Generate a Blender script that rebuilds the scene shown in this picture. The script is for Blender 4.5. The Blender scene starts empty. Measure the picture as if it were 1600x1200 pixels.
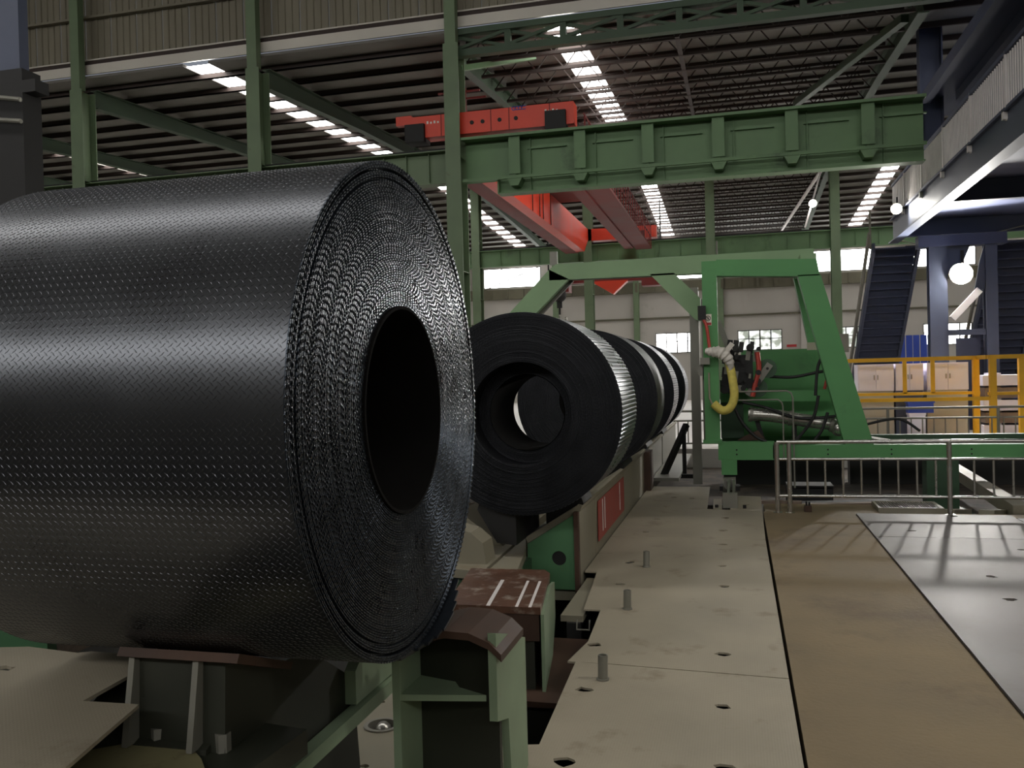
import bpy, math, random
import numpy as np
from mathutils import Vector, Matrix
from mathutils.geometry import delaunay_2d_cdt
random.seed(7)
S = bpy.context.scene
COL = S.collection

# ------------------------------------------------------------------ camera
cam = bpy.data.cameras.new('camera')
cam.sensor_width = 36.0
cam.lens = 1376 / 1600 * 36.0
cam.clip_start, cam.clip_end = 0.05, 400
camo = bpy.data.objects.new('camera', cam)
COL.objects.link(camo)
camo.matrix_world = Matrix(((0.96881125, 0.02224747, 0.24679915, 0.0),
                            (0.24647857, 0.01619716, -0.96901288, 0.0),
                            (-0.02555554, 0.99962128, 0.01020847, 2.1),
                            (0, 0, 0, 1)))
S.camera = camo

# ------------------------------------------------------------------ world, exposure
w = bpy.data.worlds.new('world'); S.world = w; w.use_nodes = True
bg = w.node_tree.nodes['Background']
bg.inputs[0].default_value = (0.78, 0.86, 1.0, 1); bg.inputs[1].default_value = 0.25
S.view_settings.view_transform = 'Standard'
S.view_settings.look = 'None'
S.view_settings.gamma = 1.0
S.view_settings.use_curve_mapping = False
S.view_settings.exposure = 0.0
NEAR_SKY = 7.0              # unseen roof lights of the near bay, strength set for the coil's highlights
SKY_STRENGTH = 12.0          # daylight through roof lights
NEAR_WINDOW = 7.0  # unseen clerestory behind the camera, raised for contrast on the coil
WINDOW_STRENGTH = 9.0       # daylight through wall windows
LAMP_W = 210.0              # high bay lamps over the near bay
FLOOD_W = 1600.0            # floodlight under the gallery

# ------------------------------------------------------------------ materials
def lin(c):
    return tuple(((v / 255) / 12.92 if v / 255 <= 0.04045 else ((v / 255 + 0.055) / 1.055) ** 2.4) for v in c)

def mat(name, rgb, rough=0.6, metal=0.0, var=0.25, scale=3.0, rgb2=None, amt=0.5, scale2=1.2, bump=0.0, bscale=40.0,
        rvar=0.1, stretch=None, tread=0.0, spec=0.5):
    m = bpy.data.materials.new(name); m.use_nodes = True
    nt = m.node_tree; N = nt.nodes; L = nt.links
    b = N['Principled BSDF']
    tc = N.new('ShaderNodeTexCoord'); mp = N.new('ShaderNodeMapping')
    L.new(tc.outputs['Object'], mp.inputs[0])
    if stretch: mp.inputs['Scale'].default_value = stretch
    base = lin(rgb)
    n1 = N.new('ShaderNodeTexNoise'); n1.inputs['Scale'].default_value = scale; n1.inputs['Detail'].default_value = 6
    L.new(mp.outputs[0], n1.inputs['Vector'])
    r1 = N.new('ShaderNodeValToRGB')
    r1.color_ramp.elements[0].position = 0.3; r1.color_ramp.elements[1].position = 0.72
    r1.color_ramp.elements[0].color = (*[v * (1 - var) for v in base], 1)
    r1.color_ramp.elements[1].color = (*[min(1, v * (1 + var * 0.8)) for v in base], 1)
    L.new(n1.outputs[0], r1.inputs[0])
    out = r1.outputs[0]
    if rgb2:
        n2 = N.new('ShaderNodeTexNoise'); n2.inputs['Scale'].default_value = scale2; n2.inputs['Detail'].default_value = 9
        n2.inputs['Roughness'].default_value = 0.65
        L.new(mp.outputs[0], n2.inputs['Vector'])
        r2 = N.new('ShaderNodeValToRGB')
        r2.color_ramp.elements[0].position = 1 - amt - 0.06; r2.color_ramp.elements[1].position = min(1, 1 - amt + 0.1)
        L.new(n2.outputs[0], r2.inputs[0])
        mx = N.new('ShaderNodeMix'); mx.data_type = 'RGBA'
        L.new(r2.outputs[0], mx.inputs[0]); L.new(out, mx.inputs[6]); mx.inputs[7].default_value = (*lin(rgb2), 1)
        out = mx.outputs[2]
    L.new(out, b.inputs['Base Color'])
    b.inputs['Metallic'].default_value = metal; b.inputs['Specular IOR Level'].default_value = spec
    mr = N.new('ShaderNodeMapRange')
    mr.inputs['To Min'].default_value = max(0.03, rough - rvar); mr.inputs['To Max'].default_value = min(1, rough + rvar)
    L.new(n1.outputs[0], mr.inputs['Value']); L.new(mr.outputs[0], b.inputs['Roughness'])
    if bump:
        n3 = N.new('ShaderNodeTexNoise'); n3.inputs['Scale'].default_value = bscale; n3.inputs['Detail'].default_value = 4
        L.new(mp.outputs[0], n3.inputs['Vector'])
        h = n3.outputs[0]
        bp = N.new('ShaderNodeBump'); bp.inputs['Strength'].default_value = bump; bp.inputs['Distance'].default_value = 0.02
        L.new(h, bp.inputs['Height']); nrm = bp.outputs[0]
        L.new(nrm, b.inputs['Normal'])
    if tread:
        sx = N.new('ShaderNodeSeparateXYZ'); L.new(tc.outputs['Object'], sx.inputs[0])
        def M(op, a, bb):
            q = N.new('ShaderNodeMath'); q.operation = op
            for i, v in enumerate((a, bb)):
                if v is None: continue
                if isinstance(v, (int, float)): q.inputs[i].default_value = v
                else: L.new(v, q.inputs[i])
            return q.outputs[0]
        k = 2 * math.pi / 0.032
        u = M('SINE', M('MULTIPLY', M('ADD', sx.outputs[0], sx.outputs[1]), k), None)
        v = M('SINE', M('MULTIPLY', M('SUBTRACT', sx.outputs[0], sx.outputs[1]), k), None)
        h = M('MAXIMUM', M('MULTIPLY', u, v), 0.3)
        bp = N.new('ShaderNodeBump'); bp.inputs['Strength'].default_value = tread; bp.inputs['Distance'].default_value = 0.004
        L.new(h, bp.inputs['Height']); L.new(bp.outputs[0], b.inputs['Normal'])
    return m

def emit(name, rgb, strength, leaves=False):
    m = bpy.data.materials.new(name); m.use_nodes = True
    nt = m.node_tree; N = nt.nodes; L = nt.links
    b = N['Principled BSDF']; b.inputs['Base Color'].default_value = (0.8, 0.8, 0.8, 1)
    b.inputs['Emission Color'].default_value = (*rgb, 1); b.inputs['Emission Strength'].default_value = strength
    if leaves:
        tc = N.new('ShaderNodeTexCoord'); n = N.new('ShaderNodeTexNoise'); n.inputs['Scale'].default_value = 2.2
        n.inputs['Detail'].default_value = 8
        r = N.new('ShaderNodeValToRGB'); r.color_ramp.elements[0].position = 0.42; r.color_ramp.elements[1].position = 0.56
        r.color_ramp.elements[0].color = (0.1, 0.13, 0.09, 1); r.color_ramp.elements[1].color = (*rgb, 1)
        L.new(tc.outputs['Object'], n.inputs['Vector']); L.new(n.outputs[0], r.inputs[0])
        L.new(r.outputs[0], b.inputs['Emission Color'])
    return m

M_COIL = mat('hot_rolled_steel', (92, 94, 98), 0.28, 0.9, 0.12, 2.0, rvar=0.04, bump=0.02, bscale=6)
M_FACE = mat('coil_edge_steel', (66, 72, 80), 0.3, 0.9, 0.2, 8.0)
M_COIL2 = mat('coil_edge_dark', (46, 47, 50), 0.45, 0.85, 0.2, 5.0)
M_RIB = mat('ribbed_coil_steel', (120, 122, 130), 0.3, 0.9, 0.1, 3.0)
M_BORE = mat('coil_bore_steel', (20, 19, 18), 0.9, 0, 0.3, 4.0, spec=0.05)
M_PLATE = mat('floor_plate_steel', (156, 147, 128), 0.62, 0.05, 0.13, 1.1, (120, 108, 88), 0.36, 2.0, tread=0.25)
M_PLATE2 = mat('worn_plate_steel', (96, 92, 89), 0.55, 0.0, 0.15, 0.9, (88, 83, 76), 0.4, 1.3, spec=0.22, bump=0.03, bscale=3)
M_CONC = mat('dusty_concrete', (124, 108, 80), 0.8, 0, 0.2, 0.8, (100, 84, 62), 0.42, 0.7, bump=0.15, bscale=30)
M_SLAB = mat('pale_concrete', (186, 181, 175), 0.5, 0, 0.08, 0.4)
M_DIRT = mat('oily_ground', (82, 71, 60), 0.9, 0, 0.4, 1.5, (44, 38, 33), 0.5, 1.3, bump=0.4, bscale=8)
M_PIT = mat('dark_pit', (34, 33, 28), 0.9, 0, 0.3, 2.0)
M_WALL = mat('painted_wall', (184, 179, 171), 0.8, 0, 0.06, 0.35, (150, 141, 130), 0.3, 0.25)
M_WGIRT = mat('wall_girt', (96, 92, 74), 0.7, 0, 0.2, 1.0)
M_CLAD = mat('cladding_sheet', (126, 120, 103), 0.6, 0.1, 0.12, 0.8, stretch=(1, 1, 0.2))
M_FLASH = mat('white_flashing', (206, 200, 188), 0.55, 0, 0.06, 0.6)
M_ROOF = mat('roof_sheet', (113, 110, 103), 0.65, 0.1, 0.12, 0.7, stretch=(1, 0.1, 1))
M_PURL = mat('purlin_primer', (54, 42, 37), 0.7, 0, 0.2, 1.5)
M_GCOL = mat('column_green', (104, 122, 92), 0.55, 0.05, 0.14, 1.2, (88, 84, 62), 0.3, 1.8)
M_GBEAM = mat('beam_green', (100, 130, 90), 0.55, 0.05, 0.14, 0.9, (74, 94, 68), 0.36, 0.8)
M_GDARK = mat('rafter_green', (62, 80, 60), 0.6, 0, 0.2, 0.8)
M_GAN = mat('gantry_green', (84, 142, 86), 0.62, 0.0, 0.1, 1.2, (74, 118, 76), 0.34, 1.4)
M_GANP = mat('gantry_pale_green', (130, 158, 118), 0.6, 0.05, 0.1, 1.0)
M_LITPATCH = mat('lit_patch_rusty', (132, 126, 92), 0.6, 0.0, 0.2, 3.0, (88, 66, 44), 0.4, 5.0)  # pale yellow stands for light falling on the base plate, plus rust
M_CARK = mat('dark_car_green', (44, 46, 36), 0.6, 0.1, 0.3, 2.5)  # plain dark green for car, bracket back and supports
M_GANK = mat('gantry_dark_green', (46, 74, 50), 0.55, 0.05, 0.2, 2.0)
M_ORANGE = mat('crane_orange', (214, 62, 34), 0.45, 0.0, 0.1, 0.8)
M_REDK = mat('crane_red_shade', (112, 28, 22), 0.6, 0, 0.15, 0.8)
M_BLACK = mat('black_steel', (26, 25, 24), 0.7, 0.0, 0.3, 4.0)
M_RUBBER = mat('black_rubber', (24, 24, 24), 0.6)
M_RUST = mat('rusty_plate', (98, 68, 52), 0.5, 0.2, 0.25, 4.0, (164, 152, 138), 0.42, 5.0, bump=0.12, bscale=25)
M_RUST2 = mat('rust_primer_side', (70, 50, 38), 0.65, 0.1, 0.3, 3.0)
M_PAINT = mat('pale_machine_green', (132, 150, 122), 0.55, 0.05, 0.15, 2.5, (118, 104, 78), 0.33, 3.0)
M_CONV = mat('conveyor_paint', (136, 130, 112), 0.6, 0.05, 0.12, 1.6, (120, 102, 78), 0.34, 2.5)
M_CONVG = mat('conveyor_green', (74, 116, 80), 0.55, 0.05, 0.12, 2.5, (94, 96, 70), 0.3, 3.0)
M_REDP = mat('faded_red_paint', (158, 70, 62), 0.5, 0, 0.15, 2.5, (150, 128, 108), 0.34, 3.0)
M_GREY = mat('grey_steel', (128, 126, 116), 0.5, 0.3, 0.12, 2.0)
M_STAIN = mat('stainless_tube', (200, 198, 192), 0.26, 0.95, 0.06, 2.0)
M_CHROME = mat('hydraulic_silver', (190, 188, 180), 0.28, 0.8, 0.15, 5.0)
M_NAVY = mat('navy_steel', (74, 80, 98), 0.5, 0.15, 0.15, 0.9)
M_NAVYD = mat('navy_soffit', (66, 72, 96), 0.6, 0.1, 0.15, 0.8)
M_GALV = mat('galvanised_bar', (224, 218, 214), 0.5, 0.0, 0.08, 3.0)
M_YEL = mat('safety_yellow', (222, 168, 26), 0.45, 0, 0.1, 2.0)
M_WHITE = mat('white_panel', (226, 222, 236), 0.5, 0, 0.04, 1.0)
M_BEIGE = mat('beige_panel', (176, 168, 150), 0.6, 0, 0.08, 1.0)
M_BLUE = mat('blue_sheet', (48, 74, 168), 0.55, 0, 0.12, 1.0)
M_WOOD = mat('grey_timber', (120, 102, 88), 0.7, 0, 0.2, 3.0)
M_CLOTH = mat('white_cloth', (206, 200, 190), 0.85, 0, 0.12, 9.0, bump=0.4, bscale=14)
M_HOSEY = mat('yellow_sleeve', (204, 188, 92), 0.75, 0, 0.16, 14.0, (150, 130, 70), 0.32, 18.0)
M_HOSER = mat('red_hose', (172, 62, 50), 0.5, 0, 0.15, 6.0)
M_SIGNW = mat('sign_white', (232, 224, 208), 0.5, 0, 0.02)
M_SIGNR = mat('sign_red', (176, 44, 44), 0.5, 0, 0.03)
M_SIGNK = mat('sign_black', (28, 26, 26), 0.5, 0, 0.03)
M_LOGO = mat('logo_blue', (50, 70, 150), 0.5, 0, 0.03)
M_LETTER = mat('letter_white', (232, 226, 214), 0.5, 0, 0.03)
M_FRAME = mat('window_frame_paint', (70, 68, 62), 0.6)
M_SKY = emit('rooflight_daylight', (1.0, 0.99, 0.96), SKY_STRENGTH)
M_WIN = emit('window_daylight', (1.0, 0.99, 0.97), WINDOW_STRENGTH)
M_WIN2 = emit('window_daylight_trees', (0.9, 0.93, 0.88), 1.3, True)
M_SKY2 = emit('near_rooflight_daylight', (1.0, 0.98, 0.95), NEAR_SKY)
M_WIN3 = emit('near_window_daylight', (1.0, 0.99, 0.97), NEAR_WINDOW)
M_LAMP = emit('lamp_glow', (1.0, 0.96, 0.88), 60.0)
M_FLOOD = emit('flood_glow', (1.0, 0.98, 0.93), 400.0)

# ------------------------------------------------------------------ mesh helper
class MB:
    def __init__(s): s.v = []; s.f = []
    def add(s, vs, fs):
        o = len(s.v); s.v += [tuple(map(float, p)) for p in vs]; s.f += [tuple(i + o for i in f) for f in fs]; return s
    def hexa(s, p):
        return s.add(p, [(0, 3, 2, 1), (4, 5, 6, 7), (0, 1, 5, 4), (1, 2, 6, 5), (2, 3, 7, 6), (3, 0, 4, 7)])
    def box(s, x0, x1, y0, y1, z0, z1):
        return s.hexa([(x0, y0, z0), (x1, y0, z0), (x1, y1, z0), (x0, y1, z0), (x0, y0, z1), (x1, y0, z1), (x1, y1, z1), (x0, y1, z1)])
    def bar(s, p, q, wd, ht, up=(0, 0, 1)):
        p = Vector(p); q = Vector(q); d = (q - p).normalized(); u = Vector(up)
        a = d.cross(u)
        if a.length < 1e-4: a = d.cross(Vector((0, 1, 0)))
        a.normalize(); b = a.cross(d).normalized(); a *= wd / 2; b *= ht / 2
        return s.hexa([p - a - b, p + a - b, p + a + b, p - a + b, q - a - b, q + a - b, q + a + b, q - a + b])
    def tube(s, pts, r, n=8, caps=True):
        pts = [Vector(p) for p in pts]; o = len(s.v); m = len(pts)
        ref = None
        for i, p in enumerate(pts):
            d = (pts[min(i + 1, m - 1)] - pts[max(i - 1, 0)]).normalized()
            if ref is None:
                ref = d.cross(Vector((0.3, 0.5, 0.81))).normalized()
            a = (ref - d * ref.dot(d)).normalized(); ref = a; b = d.cross(a)
            rr = r[i] if isinstance(r, (list, tuple)) else r
            for k in range(n):
                t = 2 * math.pi * k / n
                s.v.append(tuple(p + a * (rr * math.cos(t)) + b * (rr * math.sin(t))))
        for i in range(m - 1):
            for k in range(n):
                k2 = (k + 1) % n
                s.f.append((o + i * n + k, o + i * n + k2, o + (i + 1) * n + k2, o + (i + 1) * n + k))
        if caps:
            s.f.append(tuple(o + k for k in reversed(range(n)))); s.f.append(tuple(o + (m - 1) * n + k for k in range(n)))
        return s
    def cyl(s, p, q, r, n=16): return s.tube([p, q], r, n)
    def ring(s, p, q, r0, r1, n=20):
        """pipe with an inner bore, axis p to q"""
        p = Vector(p); q = Vector(q); d = (q - p).normalized()
        a = d.cross(Vector((0.3, 0.5, 0.81))).normalized(); b = d.cross(a); o = len(s.v)
        for c, r in ((p, r1), (q, r1), (q, r0), (p, r0)):
            for k in range(n):
                t = 2 * math.pi * k / n; s.v.append(tuple(c + a * (r * math.cos(t)) + b * (r * math.sin(t))))
        for j in range(4):
            j2 = (j + 1) % 4
            for k in range(n):
                k2 = (k + 1) % n; s.f.append((o + j * n + k, o + j * n + k2, o + j2 * n + k2, o + j2 * n + k))
        return s
    def prism(s, poly, axis, a0, a1):
        n = len(poly)
        def pt(p, a): return {'x': (a, p[0], p[1]), 'y': (p[0], a, p[1]), 'z': (p[0], p[1], a)}[axis]
        vs = [pt(p, a0) for p in poly] + [pt(p, a1) for p in poly]
        fs = [tuple(range(n)), tuple(range(2 * n - 1, n - 1, -1))] + [(i, (i + 1) % n, n + (i + 1) % n, n + i) for i in range(n)]
        return s.add(vs, fs)
    def plate(s, poly, holes, axis, a0, a1):
        """extruded polygon with real holes"""
        vs = [Vector(p) for p in poly]; es = [(i, (i + 1) % len(poly)) for i in range(len(poly))]
        for h in holes:
            o = len(vs); vs += [Vector(p) for p in h]; es += [(o + i, o + (i + 1) % len(h)) for i in range(len(h))]
        r = delaunay_2d_cdt(vs, es, [], 1, 1e-6)
        v2, f2 = r[0], r[2]
        def inside(c, h):
            k = False
            for i in range(len(h)):
                (xa, ya), (xb, yb) = h[i][:2], h[i - 1][:2]
                if (ya > c[1]) != (yb > c[1]) and c[0] < (xb - xa) * (c[1] - ya) / (yb - ya) + xa: k = not k
            return k
        f2 = [f for f in f2 if not any(inside((sum(v2[i][0] for i in f) / len(f), sum(v2[i][1] for i in f) / len(f)), h) for h in holes)]
        def pt(p, a): return {'x': (a, p[0], p[1]), 'y': (p[0], a, p[1]), 'z': (p[0], p[1], a)}[axis]
        n = len(v2)
        cnt = {}
        for f in f2:
            for i in range(len(f)):
                k = (f[i], f[(i + 1) % len(f)]); cnt[k] = 1
        side = [(a, b, n + b, n + a) for (a, b) in cnt if (b, a) not in cnt]
        return s.add([pt(p, a1) for p in v2] + [pt(p, a0) for p in v2],
                     [tuple(f) for f in f2] + [tuple(n + i for i in reversed(f)) for f in f2] + side)
    def sphere(s, c, r, n=10, sz=1.0):
        c = Vector(c); o = len(s.v)
        for i in range(1, n):
            a = math.pi * i / n
            for k in range(2 * n):
                t = math.pi * k / n
                s.v.append((c.x + r * math.sin(a) * math.cos(t), c.y + r * math.sin(a) * math.sin(t), c.z + sz * r * math.cos(a)))
        s.v.append((c.x, c.y, c.z + sz * r)); s.v.append((c.x, c.y, c.z - sz * r)); T = len(s.v) - 2; m = 2 * n
        for i in range(n - 2):
            for k in range(m): s.f.append((o + i * m + k, o + (i + 1) * m + k, o + (i + 1) * m + (k + 1) % m, o + i * m + (k + 1) % m))
        for k in range(m):
            s.f.append((T, o + k, o + (k + 1) % m)); s.f.append((T + 1, o + (n - 2) * m + (k + 1) % m, o + (n - 2) * m + k))
        return s

def new_obj(name, mb, m, off=(0, 0, 0), smooth=False):
    me = bpy.data.meshes.new(name)
    v = [(p[0] - off[0], p[1] - off[1], p[2] - off[2]) for p in mb.v]
    me.from_pydata(v, [], mb.f); me.materials.append(m); me.validate()
    import bmesh
    if len(mb.f) < 60000:
        bm = bmesh.new(); bm.from_mesh(me); bmesh.ops.recalc_face_normals(bm, faces=bm.faces); bm.to_mesh(me); bm.free()
    if smooth:
        me.polygons.foreach_set('use_smooth', [True] * len(me.polygons)); me.set_sharp_from_angle(angle=math.radians(38))
    o = bpy.data.objects.new(name, me); COL.objects.link(o)
    return o

def thing(name, label, cat, loc, group=None):
    o = bpy.data.objects.new(name, None); o.empty_display_size = 0.1; o.location = loc; COL.objects.link(o)
    o['label'] = label; o['category'] = cat
    if group: o['group'] = group
    return o
def origin(r):
    v = Vector((0, 0, 0))
    while r: v += r.location; r = r.parent
    return v
def part(root, name, mb, m, label=None, kind=None, smooth=False):
    o = new_obj(name, mb, m, origin(root), smooth); o.parent = root
    if label: o['label'] = label
    if kind: o['kind'] = kind
    return o
def solo(name, mb, m, label, cat, group=None, smooth=False):
    c = np.array(mb.v); loc = (float(c[:, 0].mean()), float(c[:, 1].mean()), float(c[:, 2].min()))
    o = new_obj(name, mb, m, loc, smooth); o.location = loc
    o['label'] = label; o['category'] = cat
    if group: o['group'] = group
    return o
def struct(name, mb, m, parent=None, smooth=False):
    o = new_obj(name, mb, m, origin(parent) if parent else (0, 0, 0), smooth)
    if parent: o.parent = parent
    else: o['kind'] = 'structure'
    return o
def struct_root(name):
    o = bpy.data.objects.new(name, None); COL.objects.link(o); o['kind'] = 'structure'; return o

def blob(cx, cy, rx, ry, n=9, jit=0.35):
    return [(cx + rx * math.cos(2 * math.pi * i / n) * (1 + random.uniform(-jit, jit)),
             cy + ry * math.sin(2 * math.pi * i / n) * (1 + random.uniform(-jit, jit))) for i in range(n)]

# ================================================================== SETTING
# ---- floors
floor = struct('floor', MB().box(-45, 30, -14, 24, -1.4, -1.2), M_PIT)
# walkway of chequered steel plates, with lifting slots cut through
def plate_part(poly, holes, z0, z1, m, label=None):
    return part(floor, 'floor_plate', MB().plate(poly, holes, 'z', z0, z1), m, label)
lh = lambda pts: [blob(x, y, 0.055, 0.04 + 0.018 * random.random()) for x, y in pts]
plate_part([(0.3, -1), (0.3, 6.19), (-0.88, 6.28), (-1.18, 6.3), (-1.13, 4.85), (-1.33, 4.8), (-1.55, 4.2), (-1.55, -1)],
           lh([(-0.13, 5.62), (-1.03, 5.75), (-0.1, 4.75), (-0.95, 4.66)]), -0.014, 0.0, M_PLATE)
plate_part([(0.3, 6.205), (0.305, 11.2), (-1.6, 11.2), (-1.6, 9.2), (-1.47, 9.2), (-1.36, 7.72), (-1.21, 7.72), (-1.17, 6.8), (-1.24, 6.3), (-0.88, 6.295)],
           lh([(-0.14, 6.66), (-0.16, 8.75), (-0.19, 9.65), (-0.19, 10.85), (-1.17, 8.7), (-1.2, 9.72), (-1.1, 6.72)]), -0.014, 0.0, M_PLATE)
plate_part([(0.305, 11.212), (0.33, 13.55), (-0.2, 13.55), (-0.47, 13.6), (-0.5, 16.2), (-1.58, 16.2), (-1.6, 11.212)],
           lh([(-0.21, 11.8), (-0.2, 12.8), (-1.2, 11.6), (-1.14, 12.6), (-1.1, 13.8), (-1.05, 14.8), (-0.75, 14.7)]), -0.014, 0.0, M_PLATE)
plate_part([(0.33, 13.56), (0.35, 15.0), (-0.13, 15.1), (-0.13, 13.56)], lh([(0.1, 14.1)]), -0.014, 0.0, M_PLATE)
plate_part([(-0.25, 13.56), (-0.38, 13.56), (-0.4, 14.6), (-0.27, 14.6)], [], -0.05, 0.01, M_PLATE)
# lip of the support frame seen beside the notch, and dark bearers below
part(floor, 'edge_bearer', MB().box(-1.56, -1.36, 7.66, 9.1, -0.1, -0.045), M_CONV)
part(floor, 'edge_bearer', MB().box(-1.5, -1.38, 7.62, 7.7, -0.42, -0.1), M_BLACK)
part(floor, 'edge_bearer', MB().box(-0.75, -0.6, 0, 16, -0.9, -0.03), M_BLACK)
part(floor, 'edge_bearer', MB().box(0.2, 0.3, 0, 15, -1.2, -0.03), M_BLACK)
part(floor, 'handle_loop', MB().tube([(-1.40, 7.6, -0.06), (-1.4, 7.57, -0.14), (-1.29, 7.57, -0.14), (-1.29, 7.6, -0.06)], 0.008, 6), M_GREY)
part(floor, 'concrete_strip', MB().prism([(0.308, -1), (1.6, -1), (1.6, 13.5), (0.345, 13.5)], 'z', -1.2, -0.012), M_CONC)
def qp(x0, x1, y0, y1, hs=(), m=M_PLATE2): plate_part([(x0, y0), (x1, y0), (x1, y1), (x0, y1)], lh(hs), -0.02, 0.004, m)
qp(1.615, 7.2, -1, 5.5, [(2.2, 4.8)]); qp(1.615, 3.6, 5.512, 11.55, [(2.3, 6.95), (2.38, 9.5), (3.05, 10.9), (2.3, 8.6)])
qp(3.612, 6.4, 5.512, 11.9, [(4.2, 8)]); qp(6.412, 12, 5.512, 11.9); qp(1.615, 3.6, 11.562, 13.35, [(2.1, 12.0), (2.85, 13.2)])
qp(3.612, 6.4, 11.912, 13.1); qp(6.412, 12, 11.912, 13.1); qp(7.21, 20, -1, 5.5)
part(floor, 'sub_slab', MB().box(1.6, 20, -14, 13.3, -1.2, -0.03), M_CONC)
part(floor, 'concrete_kerb', MB().box(0.37, 1.95, 13.36, 14.35, -1.2, -0.02), M_CONC)
part(floor, 'concrete_kerb', MB().box(2.85, 12, 13.36, 13.62, -1.2, -0.03), M_CONC)
part(floor, 'ground', MB().box(0.3, 30, 13.7, 24, -1.2, -0.5), M_DIRT)
part(floor, 'ground', MB().box(-8, 0.3, 17.3, 24, -1.2, -0.5), M_DIRT)
part(floor, 'slab', MB().box(-45, 32, 24, 66, -1.4, 0), M_SLAB)
part(floor, 'slab', MB().box(-45, -8, -14, 24, -1.2, 0), M_DIRT)
part(floor, 'slab', MB().box(-8, 1.5, -14, -1, -1.2, 0), M_PIT)

# ---- far wall with openings
def rect(x0, x1, z0, z1): return [(x0, z0), (x1, z0), (x1, z1), (x0, z1)]
CLER = [(-42 + 11.8 * i + dx, -42 + 11.8 * i + dx + 4.3) for i in range(6) for dx in (0.6, 6.5)]
CLER = [(-30.3, -26), (-24.4, -20.1), (-18.3, -13.9), (-12.3, -8.0), (-6.4, -2.1), (-0.5, 3.9), (5.3, 6.72), (7.0, 9.3), (11.2, 15.5), (17.1, 21.4)]
WINS = [(-17.6, -14.6), (-11.5, -8.6), (-5.55, -2.55), (0.16, 3.16), (6.6, 9.5), (12.2, 15.2)]
holes = [rect(a, b, 8.62, 10.1) for a, b in CLER] + [rect(a, b, 3.38, 4.82) for a, b in WINS]
struct('wall_back', MB().plate(rect(-45, 32, 0, 12.0), holes, 'y', 64.0, 64.3), M_WALL)
for i, (a, b) in enumerate(CLER):
    f = struct_root('window_%d' % (i + 1))
    fr = MB()
    for z in (8.62, 10.05): fr.box(a, b, 63.97, 64.1, z, z + 0.05)
    for x in (a, b - 0.05): fr.box(x, x + 0.05, 63.97, 64.1, 8.62, 10.1)
    if i == 2: fr.bar((a, 63.9, 8.5), (b, 63.9, 10.1), 0.06, 0.06); fr.bar((a + 1.2, 63.9, 10.1), (b, 63.9, 9.1), 0.05, 0.05)
    struct('window_frame', fr, M_FRAME, f)
    struct('window_pane', MB().box(a + 0.05, b - 0.05, 64.04, 64.07, 8.67, 10.05), M_WIN, f)
for i, (a, b) in enumerate(WINS):
    f = struct_root('window_%d' % (i + 11))
    fr = MB()
    for z in (3.38, 4.76): fr.box(a, b, 63.95, 64.12, z, z + 0.06)
    fr.box(a, b, 63.96, 64.1, 4.18, 4.23)
    for k in range(5):
        x = a + (b - a - 0.06) * k / 4; fr.box(x, x + (0.09 if k == 2 else 0.06), 63.96, 64.1, 3.38, 4.82)
    struct('window_frame', fr, M_FRAME, f)
    for k in range(4):
        x0 = a + (b - a) * k / 4 + 0.05; x1 = a + (b - a) * (k + 1) / 4 - 0.02
        struct('window_pane', MB().box(x0, x1, 64.04, 64.06, 3.44, 4.18), M_WIN2 if i in (3, 4) else M_WIN, f)
        struct('window_pane', MB().box(x0, x1, 64.04, 64.06, 4.23, 4.76), M_WIN2 if i in (3, 4) else M_WIN, f)
t1 = struct('trim_1', MB().box(-45, 32, 63.85, 64, 5.84, 5.96), M_WGIRT)
t2 = struct('trim_2', MB().box(-45, 32, 63.7, 64, 7.75, 8.5), M_WGIRT)
for k in range(26): struct('bracket', MB().box(-20.1 + 1.2 * k, -19.92 + 1.2 * k, 63.55, 63.7, 7.8, 8.45), M_WGIRT, t2)
for x in (-30.4, -24.5, -18.7, -12.75, -6.85, -0.95, 4.6, 10.5, 16.4):
    struct('trim_3', MB().box(x - 0.2, x + 0.2, 63.6, 64, 0, 11.3), M_WALL if x > 4 else M_GCOL)
# ---- walls out of sight
struct('wall_left', MB().box(-45.3, -45, -14, 66, 0, 16), M_CLAD)
struct('wall_right', MB().box(32, 32.3, -14, 66, -1, 16), M_CLAD)
fh = [rect(-40, 28, 10.8, 13.4)]
struct('wall_front', MB().plate(rect(-45, 32, -1.2, 16), fh, 'y', -14.3, -14.0), M_CLAD)
f = struct_root('window_20')  # unseen window band, height chosen for the coil's lower highlight
for k in range(17): struct('window_pane', MB().box(-40 + 4 * k + 0.06, -36 + 4 * k - 0.06, -14.2, -14.17, 10.8, 13.4), M_WIN3, f)

# ---- roof: gable over the far double span, ridge at y=43.5, plus the higher roof of the near bay
RID, Y0, Y1 = 43.5, 23.0, 64.2
def zr(y): return 11.4 + 0.055 * (y - Y0) if y <= RID else 11.4 + 0.055 * (RID - Y0) - 0.053 * (y - RID)
STRIPS = [-38.7, -27.0, -15.1, -4.38, 7.9, 19.6]; SW = 0.42
ceil = struct_root('ceiling')
xs = [-45] + [v for s_ in STRIPS for v in (s_ - SW, s_ + SW)] + [32]
for i in range(0, len(xs), 2):
    for ya, yb in ((Y0 - 0.2, RID), (RID, Y1)):
        n = max(1, round((xs[i + 1] - xs[i]) / 6))
        for k in range(n):
            a = xs[i] + (xs[i + 1] - xs[i]) * k / n; b = xs[i] + (xs[i + 1] - xs[i]) * (k + 1) / n
            struct('roof_panel', MB().hexa([(a, ya, zr(ya)), (b, ya, zr(ya)), (b, yb, zr(yb)), (a, yb, zr(yb)),
                                            (a, ya, zr(ya) + .08), (b, ya, zr(ya) + .08), (b, yb, zr(yb) + .08), (a, yb, zr(yb) + .08)]), M_ROOF, ceil)
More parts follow.
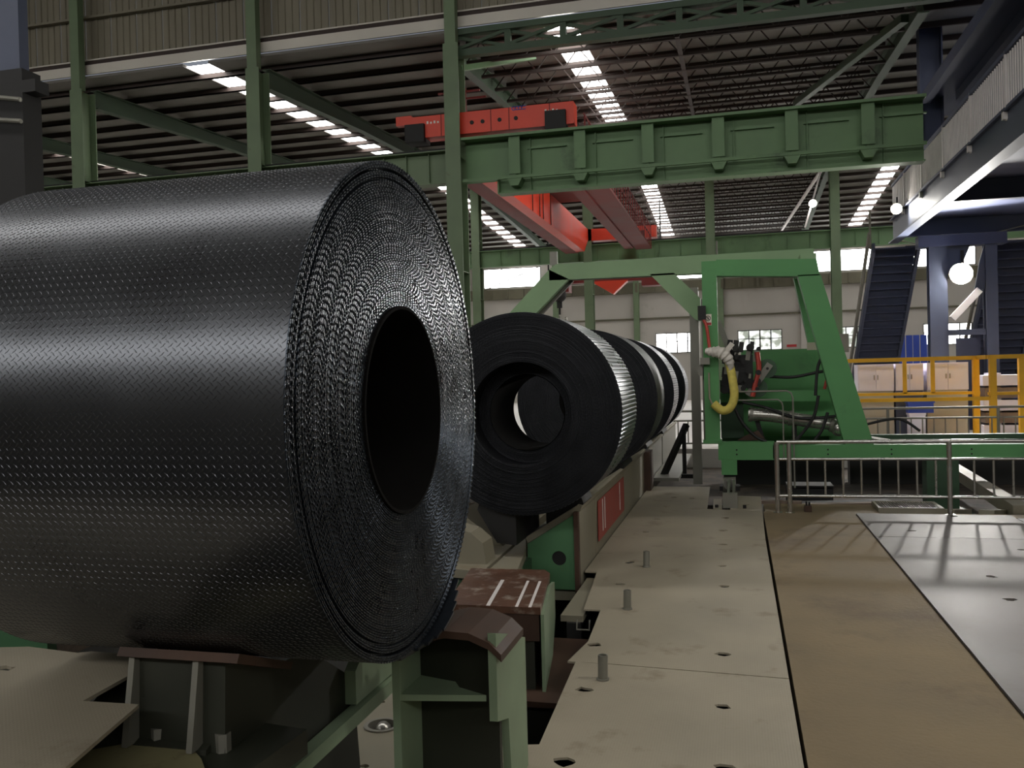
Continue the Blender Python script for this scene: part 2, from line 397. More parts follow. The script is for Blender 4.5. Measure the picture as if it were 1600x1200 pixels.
for s_ in STRIPS:
    y = Y0
    while y < Y1 - 1:
        a, b = s_ - SW, s_ + SW; ye = min(y + 1.44, Y1)
        struct('skylight_pane', MB().hexa([(a, y, zr(y) + .03), (b, y, zr(y) + .03), (b, ye, zr(ye) + .03), (a, ye, zr(ye) + .03),
                                           (a, y, zr(y) + .05), (b, y, zr(y) + .05), (b, ye, zr(ye) + .05), (a, ye, zr(ye) + .05)]), M_SKY, ceil)
        y += 1.5
PY = [Y0 + 0.7 + 1.5 * k for k in range(28)]
for y in PY:
    z = zr(y)
    mb = MB()
    mb.box(-45, -7.3, y - 0.035, y + 0.035, z - 0.16, z - 0.002); mb.box(-45, -7.3, y - 0.035, y + 0.07, z - 0.16, z - 0.14)
    struct('purlin', mb, M_PURL, ceil)
    mb = MB()                                       # lattice purlins over the wide bays
    mb.box(-7.1, 4.5, y - 0.05, y + 0.05, z - 0.1, z - 0.002); mb.box(-7.1, 4.5, y - 0.05, y + 0.05, z - 0.62, z - 0.54)
    nz = 28
    for k in range(nz):
        xa = -7.1 + 11.6 * k / nz; xb = -7.1 + 11.6 * (k + 1) / nz
        za, zb = (z - 0.58, z - 0.05) if k % 2 == 0 else (z - 0.05, z - 0.58)
        mb.bar((xa, y, za), (xb, y, zb), 0.032, 0.032)
    struct('lattice_purlin', mb, M_PURL, ceil)
    mb = MB(); mb.box(4.6, 32, y - 0.035, y + 0.035, z - 0.16, z - 0.002)
    struct('purlin', mb, M_PURL, ceil)
for x in (-1.3,):
    for ya, yb in ((Y0 + .5, RID), (RID, Y1)):
        struct('sag_rod', MB().bar((x, ya, zr(ya) - 0.58), (x, yb, zr(yb) - 0.58), 0.12, 0.06), M_PURL, ceil)
# tapered rafters
def rafter(x, m):
    mb = MB()
    for ya, yb, da, db in ((Y0 + .3, Y0 + 7, 0.55, 0.4), (Y0 + 7, RID, 0.4, 0.45), (RID, RID + 13, 0.45, 0.4), (RID + 13, Y1 - .3, 0.4, 0.55)):
        za, zb = zr(ya) - 0.21, zr(yb) - 0.21
        for w0, ta, tb, ba, bb in ((0.02, 0, 0, da, db), (0.26, 0, 0, 0.03, 0.03)):
            mb.hexa([(x - w0 / 2, ya, za - ba), (x + w0 / 2, ya, za - ba), (x + w0 / 2, yb, zb - bb), (x - w0 / 2, yb, zb - bb),
                     (x - w0 / 2, ya, za), (x + w0 / 2, ya, za), (x + w0 / 2, yb, zb), (x - w0 / 2, yb, zb)])
        mb.hexa([(x - .13, ya, za - da - .03), (x + .13, ya, za - da - .03), (x + .13, yb, zb - db - .03), (x - .13, yb, zb - db - .03),
                 (x - .13, ya, za - da), (x + .13, ya, za - da), (x + .13, yb, zb - db), (x - .13, yb, zb - db)])
    struct('rafter', mb, m, ceil)
for x in (-36.6, -30.8, -25, -19, -13.1, -7.2, 4.6, 10.4): rafter(x, M_GDARK)
# diagonal roof brace rods
struct('roof_brace', MB().bar((4.2, 44, 11.5), (3.1, 60, 11.1), 0.12, 0.12), M_GALV, ceil)
struct('roof_brace', MB().bar((4.3, 24, 10.8), (2.2, 32, 11.2), 0.2, 0.2), M_GDARK, ceil)
# unseen near bay roof; ridge light and clerestory placed for the coil's highlight bands
for ya, yb in ((-14.3, 4.9), (6.3, Y0 - 0.2)):
    for k in range(7): struct('roof_panel', MB().box(-45 + 11 * k, -34 + 11 * k, ya, yb, 16.0, 16.1), M_ROOF, ceil)
for k in range(19): struct('skylight_pane', MB().box(-45 + 4.05 * k, -41 + 4.05 * k, 4.9, 6.3, 16.03, 16.05), M_SKY2, ceil)

# ---- corrugated cladding over the first crane beam
wn = struct_root('wall_near')
def sheet(x0, x1, z0, z1, y=23.22):
    n = 4; p = (x1 - x0) / n; prof = []
    for k in range(n):
        a = x0 + k * p; prof += [(a, 0), (a + p * .62, 0), (a + p * .7, -.035), (a + p * .92, -.035)]
    prof.append((x1, 0))
    mb = MB(); m = len(prof)
    mb.add([(px, y + d, z0) for px, d in prof] + [(px, y + d, z1) for px, d in prof] , [(i, i + 1, m + i + 1, m + i) for i in range(m - 1)])
    struct('cladding_sheet', mb, M_CLAD, wn)
x = -44.5
while x < 20: sheet(x, x + 0.9, 12.0, 16.1); x += 0.905
for z, m in ((13.3, M_FLASH), (14.8, M_PURL)): struct('girt', MB().box(-45, 32, 23.0, 23.15, z, z + 0.07), M_CLAD, wn)
struct('eave_gutter', MB().box(-45, 32, 22.95, 23.3, 11.86, 12.0), M_PURL, wn)
struct('flashing', MB().box(-45, 32, 22.9, 22.95, 11.55, 11.84), M_FLASH, wn)
struct('flashing', MB().box(-45, 32, 22.92, 23.1, 11.97, 12.01), M_FLASH, wn)

# ================================================================== STEEL FRAME
def hcol(x, y, z0, z1, wd, dp, m, label, group=None, ztop=None, mt=None):
    t = thing('steel_column', label, 'column', (x, y, z0), group)
    part(t, 'front_flange', MB().box(x - wd / 2, x + wd / 2, y - dp / 2, y - dp / 2 + 0.03, z0, z1), m)
    part(t, 'back_flange', MB().box(x - wd / 2, x + wd / 2, y + dp / 2 - 0.03, y + dp / 2, z0, z1), m)
    part(t, 'web', MB().box(x - 0.015, x + 0.015, y - dp / 2 + 0.03, y + dp / 2 - 0.03, z0, z1), m)
    bp_ = part(t, 'base_plate', MB().box(x - wd * .7, x + wd * .7, y - dp * .7, y + dp * .7, z0, z0 + 0.04), m)
    for sx in (-1, 1):
        for sy in (-1, 1): part(bp_, 'bolt', MB().cyl((x + sx * wd * .6, y + sy * dp * .6, z0 + .04), (x + sx * wd * .6, y + sy * dp * .6, z0 + .09), .025, 6), M_GREY)
    for k in range(3):
        z = z0 + (z1 - z0) * (k + 1) / 4
        part(t, 'stiffener', MB().box(x - wd / 2 + .01, x + wd / 2 - .01, y - dp / 2 + .03, y + dp / 2 - .03, z, z + 0.02), m)
    if ztop:
        part(t, 'upper_shaft', MB().box(x - wd * .36, x + wd * .36, y - dp * .5, y - dp * .5 + .25, z1, ztop), m)
    return t
hcol(-19, 22.8, 0, 11.0, 0.42, 0.6, M_GCOL, 'green steel column rising behind the left end of the big coil', ztop=15.5)
hcol(-13.1, 22.8, 0, 11.0, 0.42, 0.6, M_GCOL, 'green steel column rising above the middle of the big coil', ztop=15.5)
hcol(-7.2, 22.8, -1.2, 11.0, 0.42, 0.6, M_GCOL, 'tall green steel column beside the end face of the big coil', ztop=15.5)
for x, lab in ((-12.75, 'distant green column seen close behind the tall near column'), (-6.98, 'distant olive column under far crane beam left of gantry post'),
               (-1.05, 'distant green column rising just behind the green gantry post'), (4.6, 'distant grey green column between clerestory windows right of gantry')):
    hcol(x, 43.5, 0, 12.0, 0.42, 0.6, M_GCOL, lab)

def runway(name, x0, x1, y, z0, z1, m, label, pitch, big=None, rail=True):
    t = thing(name, label, 'beam', ((x0 + x1) / 2, y, z0))
    part(t, 'web', MB().box(x0, x1, y - 0.012, y + 0.012, z0 + .03, z1 - .03), m)
    part(t, 'top_flange', MB().box(x0, x1, y - 0.26, y + 0.26, z1 - .03, z1), m)
    part(t, 'bottom_flange', MB().box(x0, x1, y - 0.2, y + 0.2, z0, z0 + .03), m)
    part(t, 'rail', MB().box(x0, x1, y - .04, y + .04, z1, z1 + .1), M_BLACK)
    k = 0; x = x0 + pitch * .5
    while x < x1:
        part(t, 'stiffener', MB().box(x - .012, x + .012, y - .1, y - .012, z0 + .03, z1 - .03), m); x += pitch
    return t
b1 = runway('crane_girder', -6.05, 4.48, 23.0, 6.95, 8.45, M_GBEAM, 'deep green plate girder with flanged ribs spanning above gantry', 1.75)
part(b1, 'end_web', MB().box(-6.98, -6.05, 22.99, 23.01, 7.32, 8.42), M_GBEAM)
part(b1, 'top_flange', MB().box(-6.98, -6.05, 22.74, 23.26, 8.42, 8.45), M_GBEAM)
part(b1, 'end_plate', MB().box(-6.07, -6.03, 22.8, 23.2, 6.95, 7.35), M_GBEAM)
x = -5.55
while x < 4.5:
    part(b1, 'rib', MB().box(x - .15, x + .15, 22.66, 22.7, 7.42, 8.4).box(x - .02, x + .02, 22.7, 22.99, 7.25, 8.42), M_GBEAM)
    part(b1, 'gusset', MB().prism([(x - .2, 7.3), (x + .2, 7.3), (x + .1, 7.1), (x - .1, 7.1)], 'y', 22.62, 22.98), M_GBEAM)
    if x > -5.6: part(b1, 'long_stiffener', MB().box(x + .3, x + 1.35, 22.9, 22.99, 8.1, 8.13), M_GBEAM)
    x += 1.75
part(b1, 'walk_pipe', MB().box(-6.98, 4.48, 22.6, 22.68, 7.29, 7.37), M_GBEAM)
part(b1, 'walk_edge', MB().box(-6.98, 4.48, 22.55, 22.75, 8.4, 8.47), M_GBEAM)
runway('crane_girder', -44, -7.42, 23.0, 7.35, 8.24, M_GCOL, 'shallow pale green crane girder running left behind the big coil', 0.66)
runway('crane_girder', -44, 14, 43.5, 7.62, 8.45, M_GBEAM, 'far green crane girder with closely spaced ribs above the windows', 1.0)

# jack truss over the omitted column
jt = thing('roof_truss', 'dark green trussed beam with crossed braces high above the crane girder', 'truss', (-1.3, 23, 10.75))
part(jt, 'top_chord', MB().box(-7.3, 5.2, 22.78, 23.02, 11.3, 11.46), M_GDARK)
part(jt, 'bottom_chord', MB().box(-7.3, 5.2, 22.78, 23.02, 10.72, 10.9), M_GDARK)
for k in range(8):
    xa = -7.2 + 1.5 * k; xb = xa + 1.5
    part(jt, 'post', MB().bar((xb, 22.9, 10.9), (xb, 22.9, 11.3), .16, .16, (0, 1, 0)), M_GDARK)
    part(jt, 'diagonal', MB().bar((xa, 22.86, 10.9), (xb, 22.86, 11.3), .1, .08), M_GDARK)
    part(jt, 'diagonal', MB().bar((xa, 22.96, 11.3), (xb, 22.96, 10.9), .1, .08), M_GDARK)
for s_ in (-6.2,):
    part(jt, 'knee_brace', MB().bar((-7.1, 23.1, 10.5), (-5.4, 24.8, 11.2), .14, .14), M_GBEAM)

# dark frame at the far left edge
df = thing('dark_frame', 'dark steel frame with pipes at the far left edge beside coil', 'frame', (-11.6, 12, 0))
part(df, 'post', MB().box(-12.2, -11.15, 12, 12.4, 0, 7.3), M_BLACK)
part(df, 'upper_post', MB().box(-11.75, -11.28, 12.1, 12.3, 7.3, 14), M_NAVY)
part(df, 'pipe', MB().tube([(-12.5, 11.9, 7.0), (-11.1, 11.9, 6.75)], 0.04), M_GREY, smooth=True)
part(df, 'pipe', MB().tube([(-12.5, 11.9, 6.6), (-11.1, 11.9, 6.4)], 0.04), M_GREY, smooth=True)
part(df, 'bracket', MB().box(-11.15, -10.9, 12, 12.3, 6.9, 7.1), M_BLACK)

# ================================================================== OVERHEAD CRANE
cr = thing('bridge_crane', 'orange red double girder travelling crane riding on the green girders', 'crane', (-6, 33, 8.55))
ec_ = part(cr, 'end_carriage', MB().box(-8.5, -3.95, 22.75, 23.25, 8.62, 9.2), M_ORANGE)
part(cr, 'end_carriage', MB().box(-8.5, -3.6, 43.2, 43.8, 8.62, 9.2), M_ORANGE)
part(cr, 'buffer_plate', MB().box(-8.95, -8.5, 22.9, 23.1, 9.05, 9.3), M_ORANGE)
for x in (-8.3, -4.4):
    for y in (22.75, 43.3):
        part(cr, 'wheel_box', MB().box(x - .3, x + .25, y - .12, y + .4, 8.5, 8.98), M_BLACK)
for x in (-6.72, -6.42, -5.95, -5.5):
    part(ec_, 'access_hole', MB().cyl((x, 22.73, 8.9), (x, 22.752, 8.9), 0.055, 12), M_BLACK, smooth=True)
for x in (-7.6, -7.1, -6.2, -5.7, -4.6):
    part(ec_, 'seam', MB().box(x, x + .02, 22.74, 22.755, 8.62, 9.2), M_REDK)
# raised lettering and logo on the carriage
lg = MB()
for k in range(4): lg.tube([(-5.55 + .09 * k + .06 * math.cos(a), 22.742, 9.16 - .0 + .045 * math.sin(a)) for a in np.linspace(0.6, 5.7, 9)], .012, 5)
part(ec_, 'blue_logo', lg, M_LOGO, 'blue logo on carriage')
for x0 in (-8.0, -4.72):
    lt = MB()
    for k in range(4): lt.box(x0 + .1 * k, x0 + .1 * k + .05, 22.742, 22.75, 8.98, 9.03 if k % 2 else 9.05)
    part(ec_, 'lettering', lt, M_LETTER, 'small white lettering on carriage')
def girder(xa, wd, z0, z1, m):
    ang = 0.0
    part(cr, 'main_girder', MB().prism([(23.25, 8.7), (24.6, z0), (42.0, z0), (43.2, 8.7), (43.2, z1), (23.25, z1)], 'x', xa, xa + wd), m)
girder(-7.35, 0.42, 7.95, 9.2, M_ORANGE)
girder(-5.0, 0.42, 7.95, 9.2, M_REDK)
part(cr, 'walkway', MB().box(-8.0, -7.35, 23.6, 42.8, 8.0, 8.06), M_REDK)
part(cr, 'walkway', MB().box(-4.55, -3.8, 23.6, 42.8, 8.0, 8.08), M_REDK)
for z in (8.6, 9.1): part(cr, 'handrail', MB().tube([(-3.82, 23.6, z), (-3.82, 42.8, z)], 0.025, 6), M_REDK, smooth=True)
for k in range(26):
    y = 23.7 + .76 * k; part(cr, 'rail_post', MB().box(-3.84, -3.80, y - .02, y + .02, 8.08, 9.12), M_REDK)
for y in (30.8, 32.0, 32.6, 34.0): part(cr, 'hanging_cable', MB().box(-6.925, -6.9, y, y + .03, 7.95, 9.2), M_BLACK)
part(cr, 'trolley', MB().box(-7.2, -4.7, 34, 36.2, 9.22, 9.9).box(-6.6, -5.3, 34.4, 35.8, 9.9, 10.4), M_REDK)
for y in (23.6, 24.2): part(cr, 'mast', MB().bar((-7.2, y - .4, 9.2), (-7.2, y - .4, 10.2), .05, .05).bar((-7.8, y - .4, 9.9), (-6.6, y - .4, 9.9), .05, .05), M_REDK)
# second, lower crane far behind
c2 = thing('hoist_crane', 'dark red hoist crane with hanging hook seen beyond the gantry beam', 'crane', (-7, 52, 5.3))
part(c2, 'beam', MB().box(-11.0, -3.9, 51.8, 52.2, 7.45, 7.9), M_REDK)
part(c2, 'beam', MB().prism([(-8.2, 7.5), (-6.0, 7.5), (-6.9, 6.7)], 'y', 51.7, 52.3), M_ORANGE)
part(c2, 'carriage', MB().box(-11.2, -9.5, 51.5, 52.5, 6.95, 7.5), M_REDK)
part(c2, 'carriage', MB().box(-5.2, -3.7, 51.5, 52.5, 7.1, 7.5), M_REDK)
for x in (-10.8, -4.1): part(c2, 'hanger', MB().box(x - .04, x + .04, 51.96, 52.04, 7.9, zr(52)), M_BLACK)
part(c2, 'hook_block', MB().sphere((-10.05, 51.4, 6.75), 0.42, 8).box(-10.2, -9.9, 51.3, 51.5, 6.0, 6.5), M_BLACK, smooth=True)
part(c2, 'chain', MB().tube([(-10.05, 51.4, 6.4), (-10.05, 51.4, 5.5)], 0.06, 6), M_BLACK)
part(c2, 'hook', MB().tube([(-10.05, 51.4, 5.6), (-10.05, 51.4, 5.35), (-9.85, 51.4, 5.15), (-9.65, 51.4, 5.3), (-9.7, 51.4, 5.45)], 0.08, 8), M_CHROME, smooth=True)

# ================================================================== COILS
def coil_mesh_face(axis, c, pos, sgn, r0, r1, t, seg, lug=0.03, amp=0.0022, steps=None):
    """end face of a wound coil: one narrow annulus per wrap, each edge carrying its own lugs"""
    n = int(round((r1 - r0) / t)); rng = np.random.RandomState(int(abs(c[1]) * 100))
    th = np.linspace(0, 2 * np.pi, seg, endpoint=False); V = []; s = 0.0
    rows = []
    for k in range(n):
        r = r1 - k * t
        off = rng.normal(0, 0.0008) + (steps(r) if steps else 0)
        ph = (s + r * th) / lug; s += 2 * np.pi * r - 0.0
        lg = np.clip(np.cos(2 * np.pi * ph) - 0.25, 0, 1) * amp if amp else np.zeros(seg)
        for rr, d, a in ((r, -0.004, 0), (r - t * .12, 0, 1), (r - t * .6, 0, 1), (r - t * .78, -0.004, 0)):
            rows.append((rr + lg * (0.8 if a else 0), off + d + lg * a))
    V = []
    for rr, d in rows:
        a, b = rr * np.cos(th), rr * np.sin(th); h = pos + sgn * d
        if axis == 'x': P = np.stack([h + 0 * a, c[1] + a, c[2] + b], 1)
        else: P = np.stack([c[0] + a, h + 0 * a, c[2] + b], 1)
        V.append(P)
    V = np.concatenate(V); m = len(rows); F = []
    i = np.arange(m - 1)[:, None] * seg; k = np.arange(seg)[None, :]; k2 = (k + 1) % seg
    Q = np.stack([i + k, i + k2, i + seg + k2, i + seg + k], -1).reshape(-1, 4)
    if (sgn > 0) == (axis == 'x'): Q = Q[:, ::-1]
    mb = MB(); mb.v = [tuple(p) for p in V.tolist()]; mb.f = [tuple(q) for q in Q.tolist()]
    return mb
def shell(axis, c, p0, p1, r, seg, rib=0.0, ribn=0):
    th = np.linspace(0, 2 * np.pi, seg, endpoint=False)
    rr = np.full(seg, r)
    if ribn: rr = r + rib * (np.cos(th * ribn) > 0.1)
    mb = MB(); 
    for p in (p0, p1):
        for a, q in zip(th, rr):
            mb.v.append((p, c[1] + q * math.cos(a), c[2] + q * math.sin(a)) if axis == 'x' else (c[0] + q * math.cos(a), p, c[2] + q * math.sin(a)))
    mb.f = [(k, (k + 1) % seg, seg + (k + 1) % seg, seg + k) for k in range(seg)]
    return mb

# --- the big coil in front, axis along x
CC = (0, 3.49, 1.965); CR = 1.022; XF, XL = -1.36, -2.88; BR = 0.435
big = thing('steel_coil', 'huge black coil of tread plate steel lying across in the foreground', 'coil', (-2.1, 3.49, 0.94), None)
ow = part(big, 'outer_wrap', shell('x', CC, XL, XF, CR, 256), M_COIL, smooth=True)
stp = lambda r: (0.004 if r > CR - 0.02 else (-0.03 if r > CR - 0.034 else (0.0 if r > CR - 0.06 else (-0.012 if r > CR - .07 else 0))))
part(big, 'end_face', coil_mesh_face('x', CC, XF, 1, BR, CR + 0.001, 0.0095, 1280, 2 * math.pi * .0095 / 2.1, 0.0044, stp), M_FACE)
part(big, 'end_face', coil_mesh_face('x', CC, XL, -1, BR, CR, 0.03, 128, 0.03, 0), M_FACE)
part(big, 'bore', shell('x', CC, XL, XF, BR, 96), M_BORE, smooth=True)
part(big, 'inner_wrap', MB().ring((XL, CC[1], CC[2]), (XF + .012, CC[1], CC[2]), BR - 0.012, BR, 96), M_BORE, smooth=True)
tl = MB()
for k in range(8):
    a0 = math.radians(-88 + 4.2 * k); a1 = math.radians(-88 + 4.2 * (k + 1)); q0 = CR + .012 + .004 * k; q1 = CR + .012 + .004 * (k + 1)
    xw = 0.05 * math.sin(math.pi * (k + .5) / 8) + .01
    tl.hexa([(XF - .25, CC[1] + (q0 - .012) * math.cos(a0), CC[2] + (q0 - .012) * math.sin(a0)), (XF + xw, CC[1] + (q0 - .012) * math.cos(a0), CC[2] + (q0 - .012) * math.sin(a0)),
             (XF + xw, CC[1] + (q1 - .012) * math.cos(a1), CC[2] + (q1 - .012) * math.sin(a1)), (XF - .25, CC[1] + (q1 - .012) * math.cos(a1), CC[2] + (q1 - .012) * math.sin(a1)),
             (XF - .25, CC[1] + q0 * math.cos(a0), CC[2] + q0 * math.sin(a0)), (XF + xw, CC[1] + q0 * math.cos(a0), CC[2] + q0 * math.sin(a0)),
             (XF + xw, CC[1] + q1 * math.cos(a1), CC[2] + q1 * math.sin(a1)), (XF - .25, CC[1] + q1 * math.cos(a1), CC[2] + q1 * math.sin(a1))])
part(big, 'tail_end', tl, M_FACE)
# raised tread lugs over the whole outer wrap (about fifteen thousand: stuff)
def lugs():
    p = 0.0292; nx = int((XF - XL) / p); na = int(round(2 * math.pi * CR / p))
    L2, W2, H = 0.0138, 0.0036, 0.0017
    base = np.array([(-L2, 0, 0), (0, -W2, 0), (L2, 0, 0), (0, W2, 0), (-L2 * .6, 0, H), (0, -W2 * .45, H), (L2 * .6, 0, H), (0, W2 * .45, H)])
    fc = np.array([(4, 5, 6, 7), (0, 1, 5, 4), (1, 2, 6, 5), (2, 3, 7, 6), (3, 0, 4, 7)])
    I, J = [q.ravel() for q in np.meshgrid(np.arange(2 * nx), np.arange(na), indexing='ij')]
    sg = np.where(I % 2, 1.0, -1.0) * math.radians(42); ca, sa = np.cos(sg)[:, None], np.sin(sg)[:, None]
    u, v, h = base[:, 0][None], base[:, 1][None], base[:, 2][None]
    X = (XF - p * .5 * (I + .5) - .002)[:, None] + u * ca - v * sa
    A = (2 * np.pi * (J + .5 * (I % 2)) / na)[:, None] + (u * sa + v * ca) / CR; R = CR + h - 0.0004 + 0 * X
    V = np.stack([X, CC[1] + R * np.cos(A), CC[2] + R * np.sin(A)], -1).reshape(-1, 3)
    F = (fc[None] + 8 * np.arange(len(I))[:, None, None]).reshape(-1, 4)
    mb = MB(); mb.v = V.tolist(); mb.f = F.tolist(); return mb
part(ow, 'tread_lugs', lugs(), M_COIL, kind='stuff')

# --- row of coils on the conveyor, axis along y
RX, RZ = -2.06, 1.715
def row_coil(y, ln, r, label, seg, t, ribbed, m, rec=0.0):
    c = (RX, 0, RZ - (1.0 - r))
    o = thing('steel_coil', label, 'coil', (RX, y + ln / 2, c[2] - r), 'coils in a row on the conveyor')
    c = (RX, y, c[2])
    if ribbed: part(o, 'outer_wrap', shell('y', c, y + .01, y + ln, r - .004, 720, 0.006, 144), M_RIB)
    else: part(o, 'outer_wrap', shell('y', c, y + .01, y + ln, r, 256), m, smooth=True)
    st = (lambda q: -rec if q < .52 else 0) if rec else None
    part(o, 'end_face', coil_mesh_face('y', c, y, -1, .385, r, t, seg, 2 * math.pi * t / 2.1, 0.0018, st), M_COIL2)
    part(o, 'end_face', coil_mesh_face('y', c, y + ln, 1, .385, r, .03, 96, .03, 0), M_COIL2)
    part(o, 'bore', shell('y', c, y + rec, y + ln, .385, 96), M_BORE, smooth=True)
    return o
row_coil(8.4, 1.25, 1.0, 'black coil with recessed eye and bright ribbed outside, first on conveyor', 512, 0.012, True, M_RIB, 0.28)
o3 = row_coil(12.3, 1.25, 1.0, 'smooth dark coil, second on the conveyor row', 256, 0.02, False, M_COIL2)
row_coil(15.6, 1.3, 1.0, 'dark coil with shiny right edge, third on the conveyor row', 256, 0.02, True, M_COIL)
row_coil(19.2, 1.3, 1.0, 'small looking dark coil beside gantry plate, farthest on the conveyor', 192, 0.02, True, M_COIL)

# ================================================================== CONVEYOR BED
cv = thing('coil_conveyor', 'long V shaped conveyor bed with green end plate carrying the coil row', 'conveyor', (-2.06, 12, -1.2))
prof = [(-2.14, 0.30), (-2.14, -0.25), (-1.62, -0.25), (-1.6, 0.66), (-1.56, 0.74), (-1.62, 0.76), (-2.1, 0.42)]
segs = [(8.95, 10.05), (10.06, 12.75), (12.77, 15.6), (16.2, 19.5), (19.7, 24)]
for k, (a, b) in enumerate(segs):
    part(cv, 'side_beam', MB().prism([(-2.12, 0.3), (-2.12, -0.25), (-1.62, -0.25), (-1.61, 0.66)], 'y', a, b), M_CONV if k < 3 else M_GREY)
    part(cv, 'top_plate', MB().prism([(-2.15, 0.34), (-1.585, 0.685), (-1.57, 0.735), (-1.61, 0.745), (-2.17, 0.40)], 'y', a - .02, b), M_CONV)
    part(cv, 'side_beam', MB().prism([(-2.0 - 2.06 + 2.06 - .0, 0.3), (-2.5, 0.3), (-2.5, -0.25), (-2.0, -0.25)], 'y', a + .3, b), M_CONV) if k == -1 else None
    part(cv, 'side_beam', MB().prism([(-2.42, 0.3), (-2.9, 0.66), (-2.9, -0.25), (-2.42, -0.25)], 'y', a, b), M_CONV)
ring_ = [(-1.81 + .075 * math.cos(a), .2 + .075 * math.sin(a)) for a in np.linspace(0, 2 * math.pi, 25)[:-1]]
part(cv, 'end_plate', MB().plate([(-2.14, 0.05), (-1.9, -0.12), (-1.63, -0.12), (-1.63, 0.66), (-2.14, 0.34)], [ring_], 'y', 8.88, 8.9), M_CONVG, 'green end plate with a round hole')
part(cv, 'end_recess', MB().box(-2.0, -1.66, 8.905, 8.94, .02, .4), M_BLACK)
part(cv, 'edge_trim', MB().box(-1.645, -1.6, 8.86, 8.95, -0.15, 0.68), M_RUST2)
rp_ = part(cv, 'red_panel', MB().box(-1.603, -1.594, 10.2, 12.6, 0.13, 0.60), M_REDP, 'faded red painted panel')
for y in (10.5, 10.68, 12.1): part(rp_, 'scratch', MB().box(-1.594, -1.592, y, y + .05, .2, .58), M_GALV)
part(cv, 'side_leg', MB().box(-1.64, -1.5, 15.6, 16.15, -0.5, 0.68), M_RUST2)
part(cv, 'brace', MB().bar((-1.45, 17.6, 0.0), (-1.0, 18.2, 1.0), .1, .1).bar((-1.05, 18.1, 0), (-1.05, 18.1, .9), .08, .08).bar((-1.5, 17.8, 0), (-.8, 17.8, 0), .08, .08), M_BLACK)
part(cv, 'ledge', MB().box(-1.6, -1.1, 17.0, 22, 0.0, 0.06), M_GREY)
for y, ln in ((8.4, 1.25), (12.3, 1.25), (15.6, 1.3), (19.2, 1.3)):
    for s_ in (-1, 1):
        ya, yb = max(y + .1, 9.0), y + ln - .1
        part(cv, 'saddle_pad', MB().prism([(RX + s_ * .1, .4), (RX + s_ * .3, .42), (RX + s_ * .5, .75), (RX + s_ * .47, .832), (RX + s_ * .1, .68 + .035)], 'y', ya if s_ > 0 else y + .1, yb), M_BLACK)
# decks in front of the conveyor
part(cv, 'deck_plate', MB().prism([(-2.95, 7.9), (-2.3, 7.75), (-2.35, 9.6), (-2.95, 9.8)], 'z', 0.22, 0.3), M_CONV)
part(cv, 'deck_plate', MB().prism([(-2.28, 7.75), (-1.98, 7.7), (-2.16, 8.9), (-2.33, 9.6)], 'z', 0.2, 0.285), M_CONV)
part(cv, 'deck_side', MB().prism([(-2.0, 7.72), (-1.98, 7.72), (-2.16, 8.88), (-2.18, 8.88)], 'z', -0.3, 0.2), M_CONVG)
part(cv, 'stop_block', MB().prism([(-2.95, 0.3), (-2.35, 0.3), (-2.38, 0.5), (-2.5, 0.6), (-2.95, 0.72)], 'y', 8.05, 8.38), M_CONV)
part(cv, 'foundation', MB().box(-2.95, -2.0, 8.0, 24, -1.2, -0.25), M_BLACK)
part(cv, 'foundation', MB().box(-2.9, -2.1, 7.8, 8.9, -0.9, 0.2), M_GANK)

# ================================================================== COIL CAR under the big coil
car = thing('coil_car', 'green and rust coil car saddle holding the big foreground coil', 'machine', (-2.1, 3.5, -1.2))
part(car, 'body', MB().prism([(2.75, -0.3), (4.3, -0.3), (4.2, 0.55), (3.7, 0.86), (3.3, 0.86), (2.9, 0.72)], 'x', -2.62, -1.96), M_CARK)
part(car, 'near_flange', MB().prism([(2.9, 1.055), (3.3, 0.90), (3.32, 0.925), (2.92, 1.085)], 'x', -2.34, -1.82), M_RUST2)
part(car, 'near_web', MB().prism([(2.93, 0.7), (3.3, 0.7), (3.3, 0.9), (2.95, 1.04)], 'x', -2.3, -1.9), M_CARK)
for x in (-2.3, -2.02): part(car, 'rib', MB().prism([(2.86, 0.72), (2.98, 0.72), (2.98, 1.04), (2.92, 1.05)], 'x', x, x + .025), M_GREY)
for x in (-2.2, -1.92): part(car, 'bolt', MB().cyl((x, 2.95, .70), (x, 2.95, .77), .03, 6), M_GREY)
part(car, 'base_plate', MB().prism([(-2.45, 2.5), (-1.75, 2.55), (-1.7, 3.2), (-2.45, 3.3)], 'z', 0.6, 0.7), M_CARK)
part(car, 'lit_patch', MB().prism([(-2.45, 2.45), (-1.75, 2.45), (-1.75, 2.62), (-1.94, 2.84), (-2.08, 2.96), (-2.3, 2.92), (-2.45, 2.8)], 'z', 0.7, 0.715), M_LITPATCH)  # thin sheet, pool of light on the base plate put into its colour
part(car, 'guide_beam', MB().box(-1.94, -1.87, 3.05, 4.7, 0.37, 0.44), M_PAINT)
part(car, 'guide_beam', MB().prism([(4.1, 0.45), (4.7, 0.45), (4.62, .62), (4.3, .75), (4.1, .62)], 'x', -1.96, -1.9), M_PAINT)
